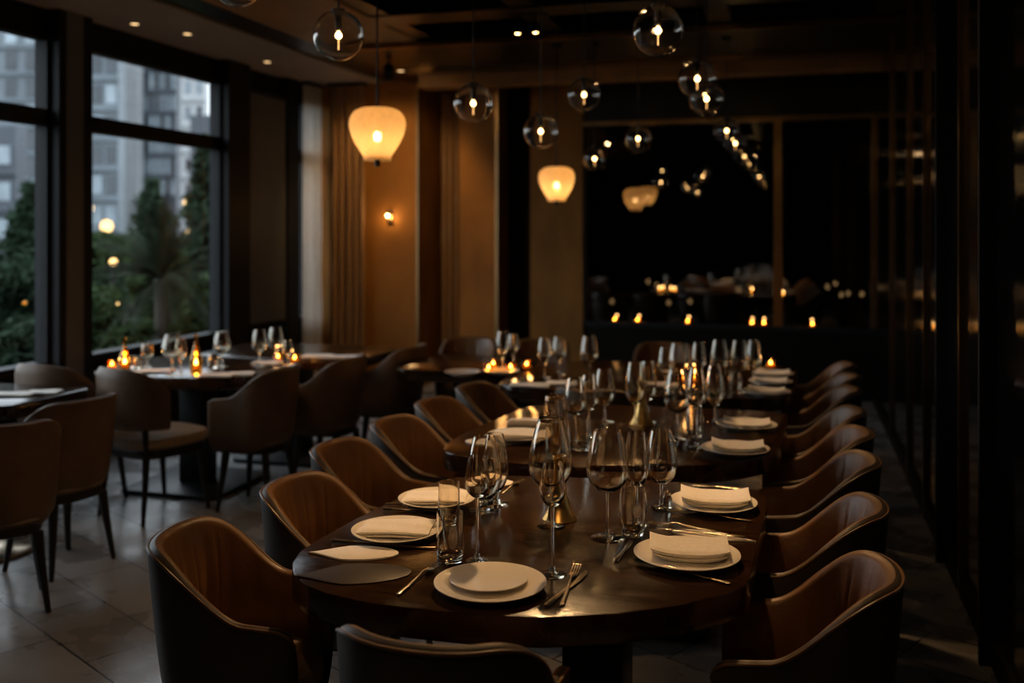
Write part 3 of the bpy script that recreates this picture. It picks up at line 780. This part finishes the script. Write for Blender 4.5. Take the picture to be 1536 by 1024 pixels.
# rear wall and right wall
struct('wall_rear', bx(-5.3, .95, -2.2, -2.0, 0, 3.6), 'darkwall')
struct('wall_right', bx(.72, .95, -2.0, 10.6, 0, 3.6), 'darkpanel')
for y in (-.5, .8, 2.1, 3.1, 4.10, 4.765, 5.283, 6.022, 6.89, 8.1):
    struct('trim_%d' % n_, bx(.698, .722, y - .011, y + .011, .0, ZC), 'bronze'); n_ += 1
for y in (4.04, 5.22):
    struct('trim_%d' % n_, bx(.66, .722, y - .03, y + .0, .0, ZC), 'frame'); n_ += 1
struct('baseboard_right', bx(.70, .72, -2.0, 9.95, 0, .10), 'darkwall')
# columns and recesses at the far left
struct('wall_left_pier', bx(-5.3, -3.735, 9.5, 10.6, 0, 3.6), 'bronzepanel')
struct('wall_recess', bx(-3.735, -2.08, 10.25, 10.6, 0, 3.6), 'darkwall')
struct('wall_middle_pier', bx(-3.385, -2.985, 9.8, 10.25, 0, 3.6), 'bronzepanel')
struct('wall_back_pier', bx(-2.63, -2.08, 9.86, 10.25, 0, 3.6), 'bronzepanel')
struct('trim_%d' % n_, bx(-2.985, -2.955, 9.77, 9.83, 0, ZC), 'bronze'); n_ += 1
struct('trim_%d' % n_, bx(-3.742, -3.725, 9.485, 9.52, 0, ZC), 'bronze'); n_ += 1
# glazed back wall
struct('wall_back', bx(-2.08, .72, 9.90, 10.1, 0, .64), 'darkwall')
struct('wall_back_header', bx(-2.08, .72, 9.90, 10.1, 2.70, 3.6), 'beam')
w = struct('window_1', bx(-2.08, .72, 9.86, 10.06, .64, .69), 'frame')
for x0, x1 in ((-2.08, -2.05), (-.20, -.115), (.69, .72)): struct('window_frame', bx(x0, x1, 9.88, 10.0, .69, 2.70), 'bronze' if x0 > -1 else 'frame', w)
struct('window_pane', bx(-2.05, -.20, 9.93, 9.94, .69, 2.70), 'blackglass', w)
struct('window_pane', bx(-.115, .69, 9.93, 9.94, .69, 2.70), 'blackglass', w)
struct('trim_%d' % n_, bx(-2.08, .72, 9.84, 9.93, 2.68, 2.72), 'bronze'); n_ += 1

# glazed left wall: posts, transom, sills, panes
XW = -5.0
struct('wall_left', bx(XW - .2, XW + .03, -2.0, 9.5, 0, .66), 'darkwall')
struct('wall_left_side', bx(XW - .2, XW + .02, -2.0, 2.7, .66, 2.97), 'darkwall')
struct('wall_left_header', bx(XW - .2, XW + .02, -2.0, 9.5, 2.97, 3.6), 'frame')
bays = [(3.0, 5.68), (6.02, 7.80), (8.17, 8.88), (9.12, 9.46)]
posts = [(2.7, 3.0), (5.68, 6.02), (7.80, 8.17), (8.88, 9.12), (9.46, 9.6)]
for k, (a, b) in enumerate(bays):
    w = struct('window_%d' % (k + 2), bx(XW - .06, XW + .06, a, b, .66, .71), 'frame')
    struct('transom', bx(XW - .05, XW + .05, a, b, 2.34, 2.455), 'frame', w)
    struct('head_rail', bx(XW - .05, XW + .05, a, b, 2.93, 2.97), 'frame', w)
    for y0, y1 in ((a, a + .035), (b - .035, b)): struct('side_rail', bx(XW - .05, XW + .05, y0, y1, .71, 2.93), 'frame', w)
    struct('window_pane', bx(XW - .006, XW + .006, a, b, .71, 2.34), 'pane', w)
    struct('window_pane', bx(XW - .006, XW + .006, a, b, 2.455, 2.93), 'pane', w)
for a, b in posts:
    struct('trim_%d' % n_, bx(XW - .05, XW + .12, a, b, 0, 3.6), 'frame'); n_ += 1
struct('trim_%d' % n_, bx(XW + .118, XW + .126, 5.75, 5.92, .0, ZC), 'framelight'); n_ += 1
# grey roller blind lowered in the narrow bay
t = thing('roller_blind', 'dark grey roller blind lowered in the narrow window bay', 'blind', (XW + .09, 8.52, .72))
link('fabric', bx(-.006, .006, -.355, .355, .0, 2.20), 'framelight', t)
link('bottom_bar', bx(-.014, .014, -.355, .355, -.015, .015, bevel=.004), 'frame', t)
link('roller', tube([(0, -.36, 2.215), (0, .36, 2.215)], .028, 14), 'frame', t)

# curtains
def curtain(name, label, a, b, n, amp, z0, z1, m):
    t = thing(name, label, 'curtain', (a[0], a[1], z0))
    A = Vector((0, 0, 0)); B = Vector((b[0] - a[0], b[1] - a[1], 0)); d = (B - A).normalized(); q = Vector((-d.y, d.x, 0))
    bm = bmesh.new(); rows = []
    K = n * 14
    for i in range(K + 1):
        f = i / K; w_ = amp * (sin(2 * pi * n * f) + .35 * sin(2 * pi * n * .5 * f + 1)); row = []
        for k in range(9):
            z = (z1 - z0) * k / 8; s_ = 1 - .35 * (k / 8) ** 2
            row.append(bm.verts.new(A.lerp(B, f) + q * w_ * s_ + d * .006 * sin(9 * k + i) + Vector((0, 0, z))))
        rows.append(row)
    for a_, b_ in zip(rows, rows[1:]):
        for k in range(8): bm.faces.new((a_[k], b_[k], b_[k + 1], a_[k + 1]))
    link('fabric', bm, m, t)
    link('curtain_track', bx(min(0, B.x) - .02, max(0, B.x) + .02, min(0, B.y) - .02, max(0, B.y) + .02, z1 - z0, z1 - z0 + .03), 'beam', t)
    return t
curtain('sheer_curtain', 'pale grey sheer curtain hanging beside the last window', (-4.84, 9.13), (-4.80, 9.44), 4, .022, .02, 3.11, 'sheer')
curtain('drape', 'brown velvet curtain gathered between sheer curtain and bronze column', (-4.66, 9.37), (-4.26, 9.36), 5, .052, .02, 3.11, 'drape')
curtain('drape', 'dark brown curtain in the recess right of the bronze column', (-3.70, 10.1), (-3.42, 10.1), 4, .035, .02, 3.11, 'drape')

# wall lamp on the bronze column
p = (-4.039,9.440,1.778)
t = thing('wall_lamp', 'small brass wall lamp on the bronze column', 'wall lamp', (p[0], 9.5, p[2]))
link('back_plate', bx(-.03, .03, -.02, 0, -.10, .04, bevel=.004), 'bronze', t)
link('arm', tube([(0, -.015, 0), (0, -.05, .005), (0, -.06, -.005)], .007, 8), 'bronze', t)
link('bulb', lathe([(0, -.016), (.010, -.012), (.014, 0), (.010, .012), (0, .016)], 12, c=(0, -.07, -.01)), 'bulb_small', t)
point_light('lamp_light', t, (0, -.09, -.02), 1.6, (1, .6, .25), .012)

# ---------------------------------------------------------------- pendants
def globe(label, p, r, zc, group, dup_of=None):
    x, y, z = p
    t = thing('globe_pendant', label, 'pendant lamp', (x, y, z), 0, group)
    pa = [(-pi / 2 + (pi - .28) * k / 24) for k in range(25)]
    prof = [(r * cos(a) if k else 0, r * sin(a)) for k, a in enumerate(pa)] + [((r - .0022) * cos(a) if k < 24 else 0, (r - .0022) * sin(a)) for k, a in enumerate(pa[::-1])]
    link('globe', lathe(prof, 48), 'globe', t)
    link('socket', lathe([(0, r * .16), (.010, r * .17), (.013, r * .28), (.013, r * .75), (.017, r * .80), (.026, r * .93), (.028, r * 1.03), (.008, r * 1.07), (0, r * 1.07)], 20), 'blackmetal', t)
    link('bulb', lathe([(0, -.014), (.008, -.012), (.013, -.004), (.0125, .004), (.007, .012), (0, .016)], 14), 'bulb', t)
    link('filament_stem', lathe([(0, -.058), (.0025, -.056), (.002, -.03), (.0035, -.018), (0, -.017)], 8), 'filament', t)
    link('cord', tube([(0, 0, r * 1.05), (0, 0, zc - z)], .0035, 6), 'cord', t)
    link('ceiling_cup', lathe([(0, zc - z - .035), (.03, zc - z - .03), (.042, zc - z - .004), (0, zc - z - .002)], 20), 'blackmetal', t)
    return t
gL = 'clear globe pendants over the left of the long row'
gR = 'clear globe pendants in the right hand line'
CZ = 3.55
globe('clear globe pendant nearest the curtain, large at the upper left of the lamps', (-1.734,3.560,2.389), .1, CZ, gL)
globe('clear globe pendant cut by the top edge above the window soffit', (-2.119,3.450,2.603), .1, ZC + .02, gL)
globe('clear globe pendant hanging before the dark recess beside the bronze column', (-1.567,4.752,2.262), .1, CZ, gL)
globe('clear globe pendant just above the smaller paper lantern', (-1.362,5.331,2.170), .098, CZ, gL)
globe('clear globe pendant on a long cord between the two nearest lines', (-1.212,5.790,2.429), .1, CZ, gL)
globe('small far globe pendant low beside the back pier', (-1.561,7.875,2.198), .1, ZC - .01, gL)
globe('far globe pendant in the middle above the dark glass', (-1.116,7.274,2.296), .1, CZ, gL)
globe('clear globe pendant nearest in the right hand line, at the top of the photo', (-0.512,3.848,2.396), .1, CZ, gR)
globe('second globe of the right hand line, higher of two overlapping', (-0.485,5.166,2.402), .1, CZ, gR)
globe('third globe of the right hand line, lower of two overlapping', (-0.482,5.688,2.365), .1, CZ, gR)
globe('fourth globe of the right hand line, far back', (-0.515,7.915,2.400), .1, ZC - .01, gR)
globe('last globe of the right hand line, in front of the dark glass', (-0.517,9.111,2.402), .1, ZC - .01, gR)

globe('added clear globe pendant out of view over the front table, before the nearest one on the left', (-1.70, 1.85, 2.42), .1, CZ, gL)  # unseen lamp added for glints in the front glasses
globe('added clear globe pendant out of view over the front table, continuing the right hand line', (-.50, 1.95, 2.42), .1, CZ, gR)  # also added out of view, for glints and light on the table front
def lantern(label, p, w, h, zc, power):
    x, y, z = p
    t = thing('paper_lantern', label, 'pendant lamp', (x, y, z), 0, 'cream paper lanterns')
    r = w / 2; b = h / 2; n = 96
    prof = [(.46, -1), (.50, -.98), (.60, -.80), (.76, -.50), (.91, -.15), (.99, .18), (1.0, .40), (.95, .62), (.82, .82), (.62, .94), (.42, .985), (.30, 1.0)]
    pr = catmull([(a, c_, 0) for a, c_ in prof], 3)[:-6]
    bm = bmesh.new(); rings = []
    for v in pr:
        rings.append([bm.verts.new((r * v.x * (1 + .010 * cos(32 * 2 * pi * k / n)) * cos(2 * pi * k / n), r * v.x * (1 + .010 * cos(32 * 2 * pi * k / n)) * sin(2 * pi * k / n), b * v.y)) for k in range(n)])
    for a, c_ in zip(rings, rings[1:]):
        for k in range(n): bm.faces.new((a[k], a[(k + 1) % n], c_[(k + 1) % n], c_[k]))
    link('shade', bm, 'shade', t)
    link('top_ring', tube([(r * .30 * cos(a), r * .30 * sin(a), b) for a in [2 * pi * k / 24 for k in range(25)]], .004, 6, cap=False), 'blackmetal', t)
    link('rod', tube([(0, 0, zc - z), (0, 0, -b * 1.28)], .0055, 8), 'blackmetal', t)
    link('finial', lathe([(0, -b * 1.40), (.015, -b * 1.39), (.016, -b * 1.05), (.010, -b * 1.0), (0, -b * .99)], 16), 'blackmetal', t)
    link('bulb', lathe([(0, -.03), (.016, -.022), (.022, 0), (.016, .022), (0, .03)], 16, c=(0, 0, -b * .18)), 'bulb_small', t)
    link('ceiling_cup', lathe([(0, zc - z - .04), (.04, zc - z - .03), (.05, zc - z - .004), (0, zc - z - .002)], 20), 'blackmetal', t)
    for k in range(3):
        a = 2 * pi * k / 3 + .5
        point_light('lantern_light', t, (.045 * cos(a), .045 * sin(a), -b * .18), power / 3, (1, .52, .17), .03)
    return t
lantern('cream ribbed paper lantern hanging beside the brown curtain, larger one', (-2.156,4.895,2.146), .30, .265, ZC, .34)
lantern('cream ribbed paper lantern farther back before the dark piers, smaller one', (-1.873,7.858,2.007), .295, .265, ZC - .01, .36)

# ---------------------------------------------------------------- recessed lights and spots
def downlight(label, p, zc, power=0, size=60):
    t = thing('downlight', label, 'downlight', (p[0], p[1], zc), 0, 'small recessed downlights')
    link('ring', lathe([(.030, -.001), (.046, -.003), (.050, -.0005), (.048, 0), (.03, 0)], 28), 'bronze', t)
    link('lens', lathe([(0, -.0012), (.030, -.0012), (.030, -.0006), (0, -.0006)], 20), 'lens', t)
    return t
M['lens'] = emit('downlight lens', (1, .62, .28), 2.0)
M['spotlens'] = emit('spotlight lens', (1, .60, .26), 140)
for px, lb in (((-4.714,6.272,3.150), 'downlight nearest the big window post in the taupe soffit'), ((-4.559,6.705,3.150), 'middle downlight in the taupe soffit above the palm window'), ((-4.619,8.023,3.150), 'farthest downlight in the taupe soffit near the curtain')): downlight(lb, px, ZC)
downlight('downlight in the dark ceiling just in front of the bronze column', (-3.62, 8.77, 0), ZC - .01)

def spot(label, p, target, power, angle, blend=.6, col=(1, .58, .25)):
    t = thing('ceiling_spotlight', label, 'spotlight', p, 0, 'black track spotlights')
    d = (Vector(target) - Vector(p)).normalized()
    link('mount', tube([(0, 0, .14), (0, 0, .03)], .012, 10), 'blackmetal', t)
    q = d.to_track_quat('-Z', 'Y')
    hb = link('housing', lathe([(0, .08), (.04, .075), (.045, .06), (.045, -.05), (.040, -.05), (.036, -.02), (0, -.018)], 28), 'blackmetal', t)
    hb.rotation_mode = 'QUATERNION'; hb.rotation_quaternion = q
    ln = link('lens', lathe([(0, -.024), (.034, -.024), (.034, -.022), (0, -.022)], 20), 'spotlens', hb)
    l = bpy.data.lights.new('spot_beam', 'SPOT'); l.energy = power; l.color = col; l.spot_size = radians(angle); l.spot_blend = blend; l.shadow_soft_size = .07
    o = bpy.data.objects.new('spot_beam', l); C.objects.link(o); o.parent = hb; o.location = (0, 0, -.06)
    return t
ZS = 3.01
spot('black spotlight above the second table aimed at the front table', (-.93, 4.05, ZS), (-.62, 2.75, .75), 150, 50)
spot('black spotlight above the third table aimed at the second table', (-.93, 5.45, ZS), (-.68, 4.25, .75), 105, 52)
spot('black spotlight on the beam near the far end aimed at the third table', (-.9, 6.7, ZS), (-.8, 5.8, .75), 60, 50)
spot('black spotlight aimed at the left chairs of the long row', (-.55, 3.17, ZS), (-1.62, 3.45, .80), 40, 62)
spot('black spotlight in the ceiling slot aimed at the window tables', (-2.87, 4.25, 3.03), (-3.6, 5.6, .75), 36, 40)
spot('added fill spotlight out of view near the camera, aimed at the front table', (-.75, .75, ZS), (-.66, 2.75, .75), 30, 30)  # fill lamp added out of view to brighten the napkin fronts
spot('black spotlight washing the bronze column beside the curtain', (-3.5, 8.2, 3.03), (-4.02, 9.5, 1.9), 60, 80, col=(1, .60, .24))
t = thing('track_spot', 'twin spotlight glinting in the dark ceiling left of the nearest right pendant', 'spotlight', (-1.816,6.761,3.044), 0)
link('rail', bx(-.14, .14, -.02, .02, .10, .13), 'blackmetal', t)
for k, x in enumerate((-.08, .05)):
    link('stem', tube([(x, 0, .11), (x, 0, .04)], .006, 8), 'blackmetal', t)
    h = link('head', lathe([(0, .05), (.026, .045), (.03, .0), (.028, -.03), (.022, -.03), (0, -.01)], 20, c=(x, 0, 0)), 'blackmetal', t)
    link('lens', lathe([(0, -.026), (.021, -.026), (.021, -.022), (0, -.022)], 16, c=(x, 0, 0)), 'bulb_small', h)

# ---------------------------------------------------------------- sill candles and terrace lights behind the dark glass
for px, lb in (((-1.75, 9.87), 'tea light at the left end of the dark window sill'), ((-1.52, 9.87), 'second tea light from the left on the dark window sill'), ((-1.02, 9.87), 'tea light in the middle of the dark window sill'),
               ((-.40, 9.87), 'tea light left of the bronze mullion on the sill, outer one'), ((-.29, 9.87), 'tea light left of the bronze mullion on the sill, inner one'), ((.16, 9.87), 'tea light right of the bronze mullion on the dark sill')):
    tealight(lb, px, 'tea lights on the back window sill', z=.69, power=.12)
# dark closed box added behind the glass to block the sky
struct('wall_skyblock', bx(-4.2, 4.2, 15.0, 15.2, -.1, 4.2), 'darkwall')
struct('wall_skyblock', bx(-4.4, -4.2, 10.6, 15.2, -.1, 4.2), 'darkwall')
struct('wall_skyblock', bx(4.2, 4.4, 10.6, 15.2, -.1, 4.2), 'darkwall')
struct('wall_skyblock', bx(.95, 4.4, 10.4, 10.6, -.1, 4.2), 'darkwall')
struct('wall_skyblock', bx(-4.4, 4.4, 10.0, 15.2, 4.2, 4.3), 'darkwall')
struct('floor_skyblock', bx(-4.4, 4.4, 10.6, 15.2, -.14, -.02), 'darkwall')
def terrace_lamp(label, p):
    t = thing('terrace_lamp', label, 'lantern', (p[0], p[1], -.02), 0, 'small lanterns on stakes behind the dark glass')
    h = p[2] + .02
    link('stake', tube([(0, 0, 0), (0, 0, h - .035)], .006, 6), 'blackmetal', t)
    link('bulb', lathe([(0, h - .036), (.02, h - .025), (.027, h), (.02, h + .025), (0, h + .035)], 12), 'lampglow', t)
    return t
tl = [((-1.861,12.990,0.944), 'terrace lantern high left behind the dark glass'), ((-1.805,13.422,0.878), 'terrace lantern close right of the high left one'), ((-1.525,12.462,0.707), 'terrace lantern low in the middle of the dark glass'), ((-1.308,12.941,0.695), 'terrace lantern lower middle, right of the low one'),
      ((-0.723,13.525,0.826), 'lone terrace lantern left of the bronze mullion'), ((-2.174,12.068,0.738), 'terrace lantern at the far left of the dark glass'), ((0.398,13.222,0.896), 'leftmost of the clustered lanterns right of the mullion'), ((0.535,14.302,0.885), 'topmost of the clustered lanterns right of the mullion'),
      ((0.583,13.587,0.775), 'lowest of the clustered lanterns right of the mullion'), ((0.688,14.033,0.766), 'right one of the clustered lanterns right of the mullion'), ((0.810,13.132,0.816), 'terrace lantern nearest the right wall')]
for p, lb in tl: terrace_lamp(lb, p)

# ---------------------------------------------------------------- outdoors
struct('ground', bx(-170, -5.2, -60, 170, -.4, -.08), 'soil')

def leafball(bm, c, rx, rz, n, s, rnd):
    for _ in range(n):
        while True:
            v = Vector((rnd.uniform(-1, 1), rnd.uniform(-1, 1), rnd.uniform(-1, 1)))
            if .35 < v.length < 1: break
        p = Vector(c) + Vector((v.x * rx, v.y * rx, v.z * rz))
        a = Vector((rnd.gauss(0, 1), rnd.gauss(0, 1), rnd.gauss(0, .6))).normalized() * s * rnd.uniform(.6, 1.3)
        b = a.cross(Vector((rnd.gauss(0, 1), rnd.gauss(0, 1), rnd.gauss(0, 1)))).normalized() * s * .42
        vs = [bm.verts.new(p + q) for q in (-a, b, a, -b)]
        bm.faces.new(vs)

def tree(name, label, p, h, w, kind, m, n=1400, s=.14, group='trees and shrubs outside the window'):
    rnd = random.Random(hash(label) % 1000 if False else len(label) * 7 + int(abs(p[0]) * 31))
    t = thing(name, label, 'tree' if h > 2 else 'shrub', (p[0], p[1], -.08), 0, group)
    bm = bmesh.new()
    if kind == 'cone':
        K = 11
        for k in range(K):
            f = k / (K - 1); z = h * (.12 + .86 * f); r_ = w / 2 * (1 - f) ** .8 + .08
            for q in range(5):
                a = rnd.uniform(0, 6.28); leafball(bm, (cos(a) * r_ * .55, sin(a) * r_ * .55, z), r_ * .6, h / K * .7, n // (K * 5), s, rnd)
    else:
        for q in range(12):
            a = rnd.uniform(0, 6.28); r_ = rnd.uniform(0, w * .30); z = h * rnd.uniform(.35, .82)
            leafball(bm, (cos(a) * r_, sin(a) * r_, z), w * .26, h * .18, n // 12, s, rnd)
    link('foliage', bm, m, t, smooth=False)
    link('trunk', tube([(0, 0, 0), (.03, 0, h * .4), (0, .02, h * .8)], [.06 * h / 3, .045 * h / 3, .02 * h / 3], 8), 'bark', t)
    return t
tree('conifer', 'dark conifer at the right edge of the palm window', (-8.606,13.137,1.063)[:2], 3.0, 1.1, 'cone', 'leafdark', 1500)
tree('conifer', 'dark pointed conifer rising behind the palm', (-13.154,18.075,0.840)[:2], 2.65, 1.9, 'cone', 'leafdark', 1500, .15)
tree('conifer', 'dark conifer near the big window post in the left pane', (-11.149,12.408,0.759)[:2], 2.3, 1.3, 'cone', 'leafdark', 1500)
tree('broadleaf_tree', 'round leafy tree left of the palm', (-11.554,14.372,0.759)[:2], 1.75, 1.7, 'round', 'leaf', 1600, .13)
tree('broadleaf_tree', 'low leafy tree behind the right half of the palm', (-10.713,15.653,0.708)[:2], 1.7, 1.3, 'round', 'leaf', 1500, .13)
tree('broadleaf_tree', 'broad leafy tree directly behind the palm crown', (-8.413,11.736,0.931)[:2], 1.5, 1.1, 'round', 'leaf', 1500, .12)
tree('broadleaf_tree', 'dim low tree at the left edge of the left pane', (-10.034,10.647,0.786)[:2], 1.35, 1.2, 'round', 'leafdark', 1200)
for px, h, w_, lb in (((-8.265,10.114,0.363), 1.05, 1.15, 'low green shrub under the left of the palm window'), ((-7.221,11.037,0.300), 1.15, .9, 'green shrub right of the palm'), ((-10.460,13.229,-0.225), 1.1, 1.0, 'dark shrub below the three low garden lamps'), ((-7.550,8.238,0.438), 1.0, 1.0, 'low shrub below the left pane'), ((-6.431,9.495,0.478), .8, .6, 'small green shrub hiding the foot of the palm'), ((-6.860,9.060,0.438), .75, .6, 'low green shrub just behind the left candle bottle')):
    tree('shrub', lb, px[:2], h, w_, 'round', 'leaf' if 'green' in lb else 'leafdark', 900, .09)

pp = (-6.783,9.498,1.063)
t = thing('palm', 'dark feathery palm standing outside in the middle of the window', 'palm', (pp[0], pp[1], -.08))
link('trunk', tube([(0, 0, 0), (.02, .01, .5), (0, 0, 1.15)], [.12, .10, .085], 12), 'bark', t)
rnd = random.Random(5)
for k in range(44):
    az = k * 2.399 + rnd.uniform(-.2, .2); el = radians(rnd.choice((82, 68, 52, 36, 18, 0, -18)) + rnd.uniform(-8, 8)); Lf = rnd.uniform(.75, 1.05)
    bm = bmesh.new(); N_ = 22; prev = None
    d = Vector((cos(az) * cos(el), sin(az) * cos(el), sin(el))); side = Vector((-sin(az), cos(az), 0)); pts = []
    pos = Vector((0, 0, 1.15))
    for i in range(N_ + 1):
        pts.append(pos.copy()); pos = pos + d * Lf / N_; d = (d + Vector((0, 0, -.045))).normalized()
    tube(pts, [.009 * (1 - .8 * i / N_) for i in range(N_ + 1)], 5, bm)
    for i in range(3, N_ + 1):
        dr = (pts[i] - pts[i - 1]).normalized(); ll = .20 * sin(pi * (.12 + .86 * i / N_)) + .04
        for sg in (1, -1):
            tip = pts[i] + (side * sg * .75 + dr * .75 + Vector((0, 0, -.25))).normalized() * ll
            a = bm.verts.new(pts[i] - dr * .012); b = bm.verts.new(pts[i] + dr * .016); c_ = bm.verts.new(tip)
            bm.faces.new((a, b, c_))
    link('frond', bm, 'palm', t, smooth=False)

def garden_lamp(label, p, r=.10):
    t = thing('garden_lamp', label, 'garden lamp', (p[0], p[1], -.08), 0, 'warm lamps outside the window')
    h = p[2] + .08
    link('post', tube([(0, 0, 0), (0, 0, h - r)], .025, 8), 'blackmetal', t)
    link('lamp_head', lathe([(0, h - r), (r * .7, h - r * .75), (r, h), (r * .7, h + r * .75), (0, h + r)], 16), 'lampglow', t)
    return t
for px, r_, lb in (((-16.576,20.214,2.155), .17, 'bright garden lamp beside the big window post'), ((-16.093,20.353,1.717), .15, 'dimmer garden lamp above the tree left of the palm'), ((-14.175,20.902,2.285), .13, 'upper garden lamp right of the palm'), ((-12.937,19.177,1.546), .12, 'lower garden lamp right of the palm'), ((-9.615,11.807,0.627), .07, 'left one of three low garden lamps'), ((-9.137,11.528,0.655), .075, 'middle one of three low garden lamps'), ((-8.748,11.223,0.684), .075, 'right one of three low garden lamps'), ((-15.060,16.487,1.106), .10, 'garden lamp among trees in the left pane'), ((-8.234,10.539,1.218), .05, 'small garden lamp at the palm frond tips')):
    garden_lamp(lb, px, r_)

# towers: each with its walls, floor slabs and windows
def tower(label, X0, X1, depth, h, cols, sill, fh, wall, pane, lit, wfrac=.62, hfrac=.62, cool=None, z0=-.4, fin=False):
    A = radians(16); cs, sn = cos(A), sin(A)
    xc = (X0 + X1) / 2
    t = thing('street_building', label, 'building', (xc * cs - depth * sn, xc * sn + depth * cs, z0), A, 'towers across the garden')
    W = X1 - X0
    link('wall', bx(-W / 2, W / 2, 0, 1.6, 0, h), wall, t, smooth=False)
    cw = W / cols if cols else W
    base = None
    k = 0; z = sill
    r_ = random.Random(int(depth * 10 + cols))
    while z + fh < h and cols:
        link('floor_slab', bx(-W / 2 - .15, W / 2 + .15, -.35, 0, z - fh * .5 * (1 - hfrac) - .12, z - fh * .5 * (1 - hfrac) + .12), 'concrete' if fin else wall, t, smooth=False)
        for c_ in range(cols):
            x = -W / 2 + cw * (c_ + .5)
            m = pane if r_.random() < .62 else ('windark' if pane == 'winglass' else 'winglass')
            if (c_, k) in lit: m = 'winlit'
            if cool and (c_, k) in cool: m = 'wincool'
            link('window', bx(x - cw * wfrac / 2, x + cw * wfrac / 2, -.10, .05, z, z + fh * hfrac), m, t, smooth=False)
        z += fh; k += 1
    return t
tower('pale gridded tower filling the left window pane', -58, -45.6, 100, 30, 6, 2.0, 2.7, 'facade', 'winglass', {(4, 0)}, .55, .72)
tower('dark low block in front of the pale gridded tower', -39, -35.2, 70, 9.4, 2, 1.5, 2.6, 'facadedark', 'windark', set(), .6, .5)
tower('grey tower behind the big post with bright cool top windows', -43.4, -37.9, 95, 30, 4, 2.6, 2.9, 'facade', 'windark', {(0, 1), (1, 5), (0, 5)}, .72, .6, {(0, 7), (1, 7), (2, 7), (0, 6)})
tower('slim pale concrete tower between two glassy ones', -44.4, -41.7, 110, 34, 0, 2, 3, 'concrete', 'winglass', set())
tower('slate glass tower in the middle of the palm window', -42.5, -38.1, 112, 34, 7, 1.2, 2.4, 'facadedark', 'winglass', set(), .5, .75)
tower('pale tower added to cover the bright sky gap between two darker ones', -45.0, -40.4, 130, 38, 3, 3.0, 3.4, 'skygap_facade', 'winglass', set(), .35, .5, {(0, 6), (1, 6), (0, 4)})  # building added to tone down the white sky in the gap
tower('lower dark tower at the right of the palm window', -27.4, -22.0, 84, 11.8, 4, 2.2, 2.5, 'facadedark', 'winglass', {(1, 1), (0, 0)}, .6, .6)

# ---------------------------------------------------------------- world, camera
w = bpy.data.worlds.new('dusk'); S.world = w; w.use_nodes = True
nt = w.node_tree; nt.nodes.clear()
o = nt.nodes.new('ShaderNodeOutputWorld'); b = nt.nodes.new('ShaderNodeBackground')
tc = nt.nodes.new('ShaderNodeTexCoord'); sx = nt.nodes.new('ShaderNodeSeparateXYZ'); rp = nt.nodes.new('ShaderNodeValToRGB')
nt.links.new(tc.outputs['Generated'], sx.inputs[0]); nt.links.new(sx.outputs['Z'], rp.inputs[0])
rp.color_ramp.elements[0].position = 0.0; rp.color_ramp.elements[0].color = (.86, .88, .90, 1)
rp.color_ramp.elements[1].position = .8; rp.color_ramp.elements[1].color = (.66, .70, .76, 1)
nt.links.new(rp.outputs[0], b.inputs[0]); b.inputs[1].default_value = 4.6
nt.links.new(b.outputs[0], o.inputs[0])

cd = bpy.data.cameras.new('camera'); cam = bpy.data.objects.new('camera', cd); C.objects.link(cam); S.camera = cam
cam.location = (0, 0, 1.62); cam.rotation_euler = (radians(90), 0, radians(16))
cd.sensor_width = 36; cd.lens = 1480 / 1536 * 36; cd.shift_y = -(512 - 345) / 1536
cd.clip_start = .05; cd.clip_end = 400
cd.dof.use_dof = True; cd.dof.focus_distance = 2.7; cd.dof.aperture_fstop = 1.8; cd.dof.aperture_blades = 0

vs = S.view_settings
vs.view_transform = 'Standard'; vs.look = 'None'; vs.gamma = 1; vs.use_curve_mapping = False; vs.exposure = 0
S.cycles.max_bounces = 16; S.cycles.transmission_bounces = 14; S.cycles.transparent_max_bounces = 24; S.cycles.glossy_bounces = 6; S.cycles.diffuse_bounces = 4
S.cycles.sample_clamp_indirect = 10
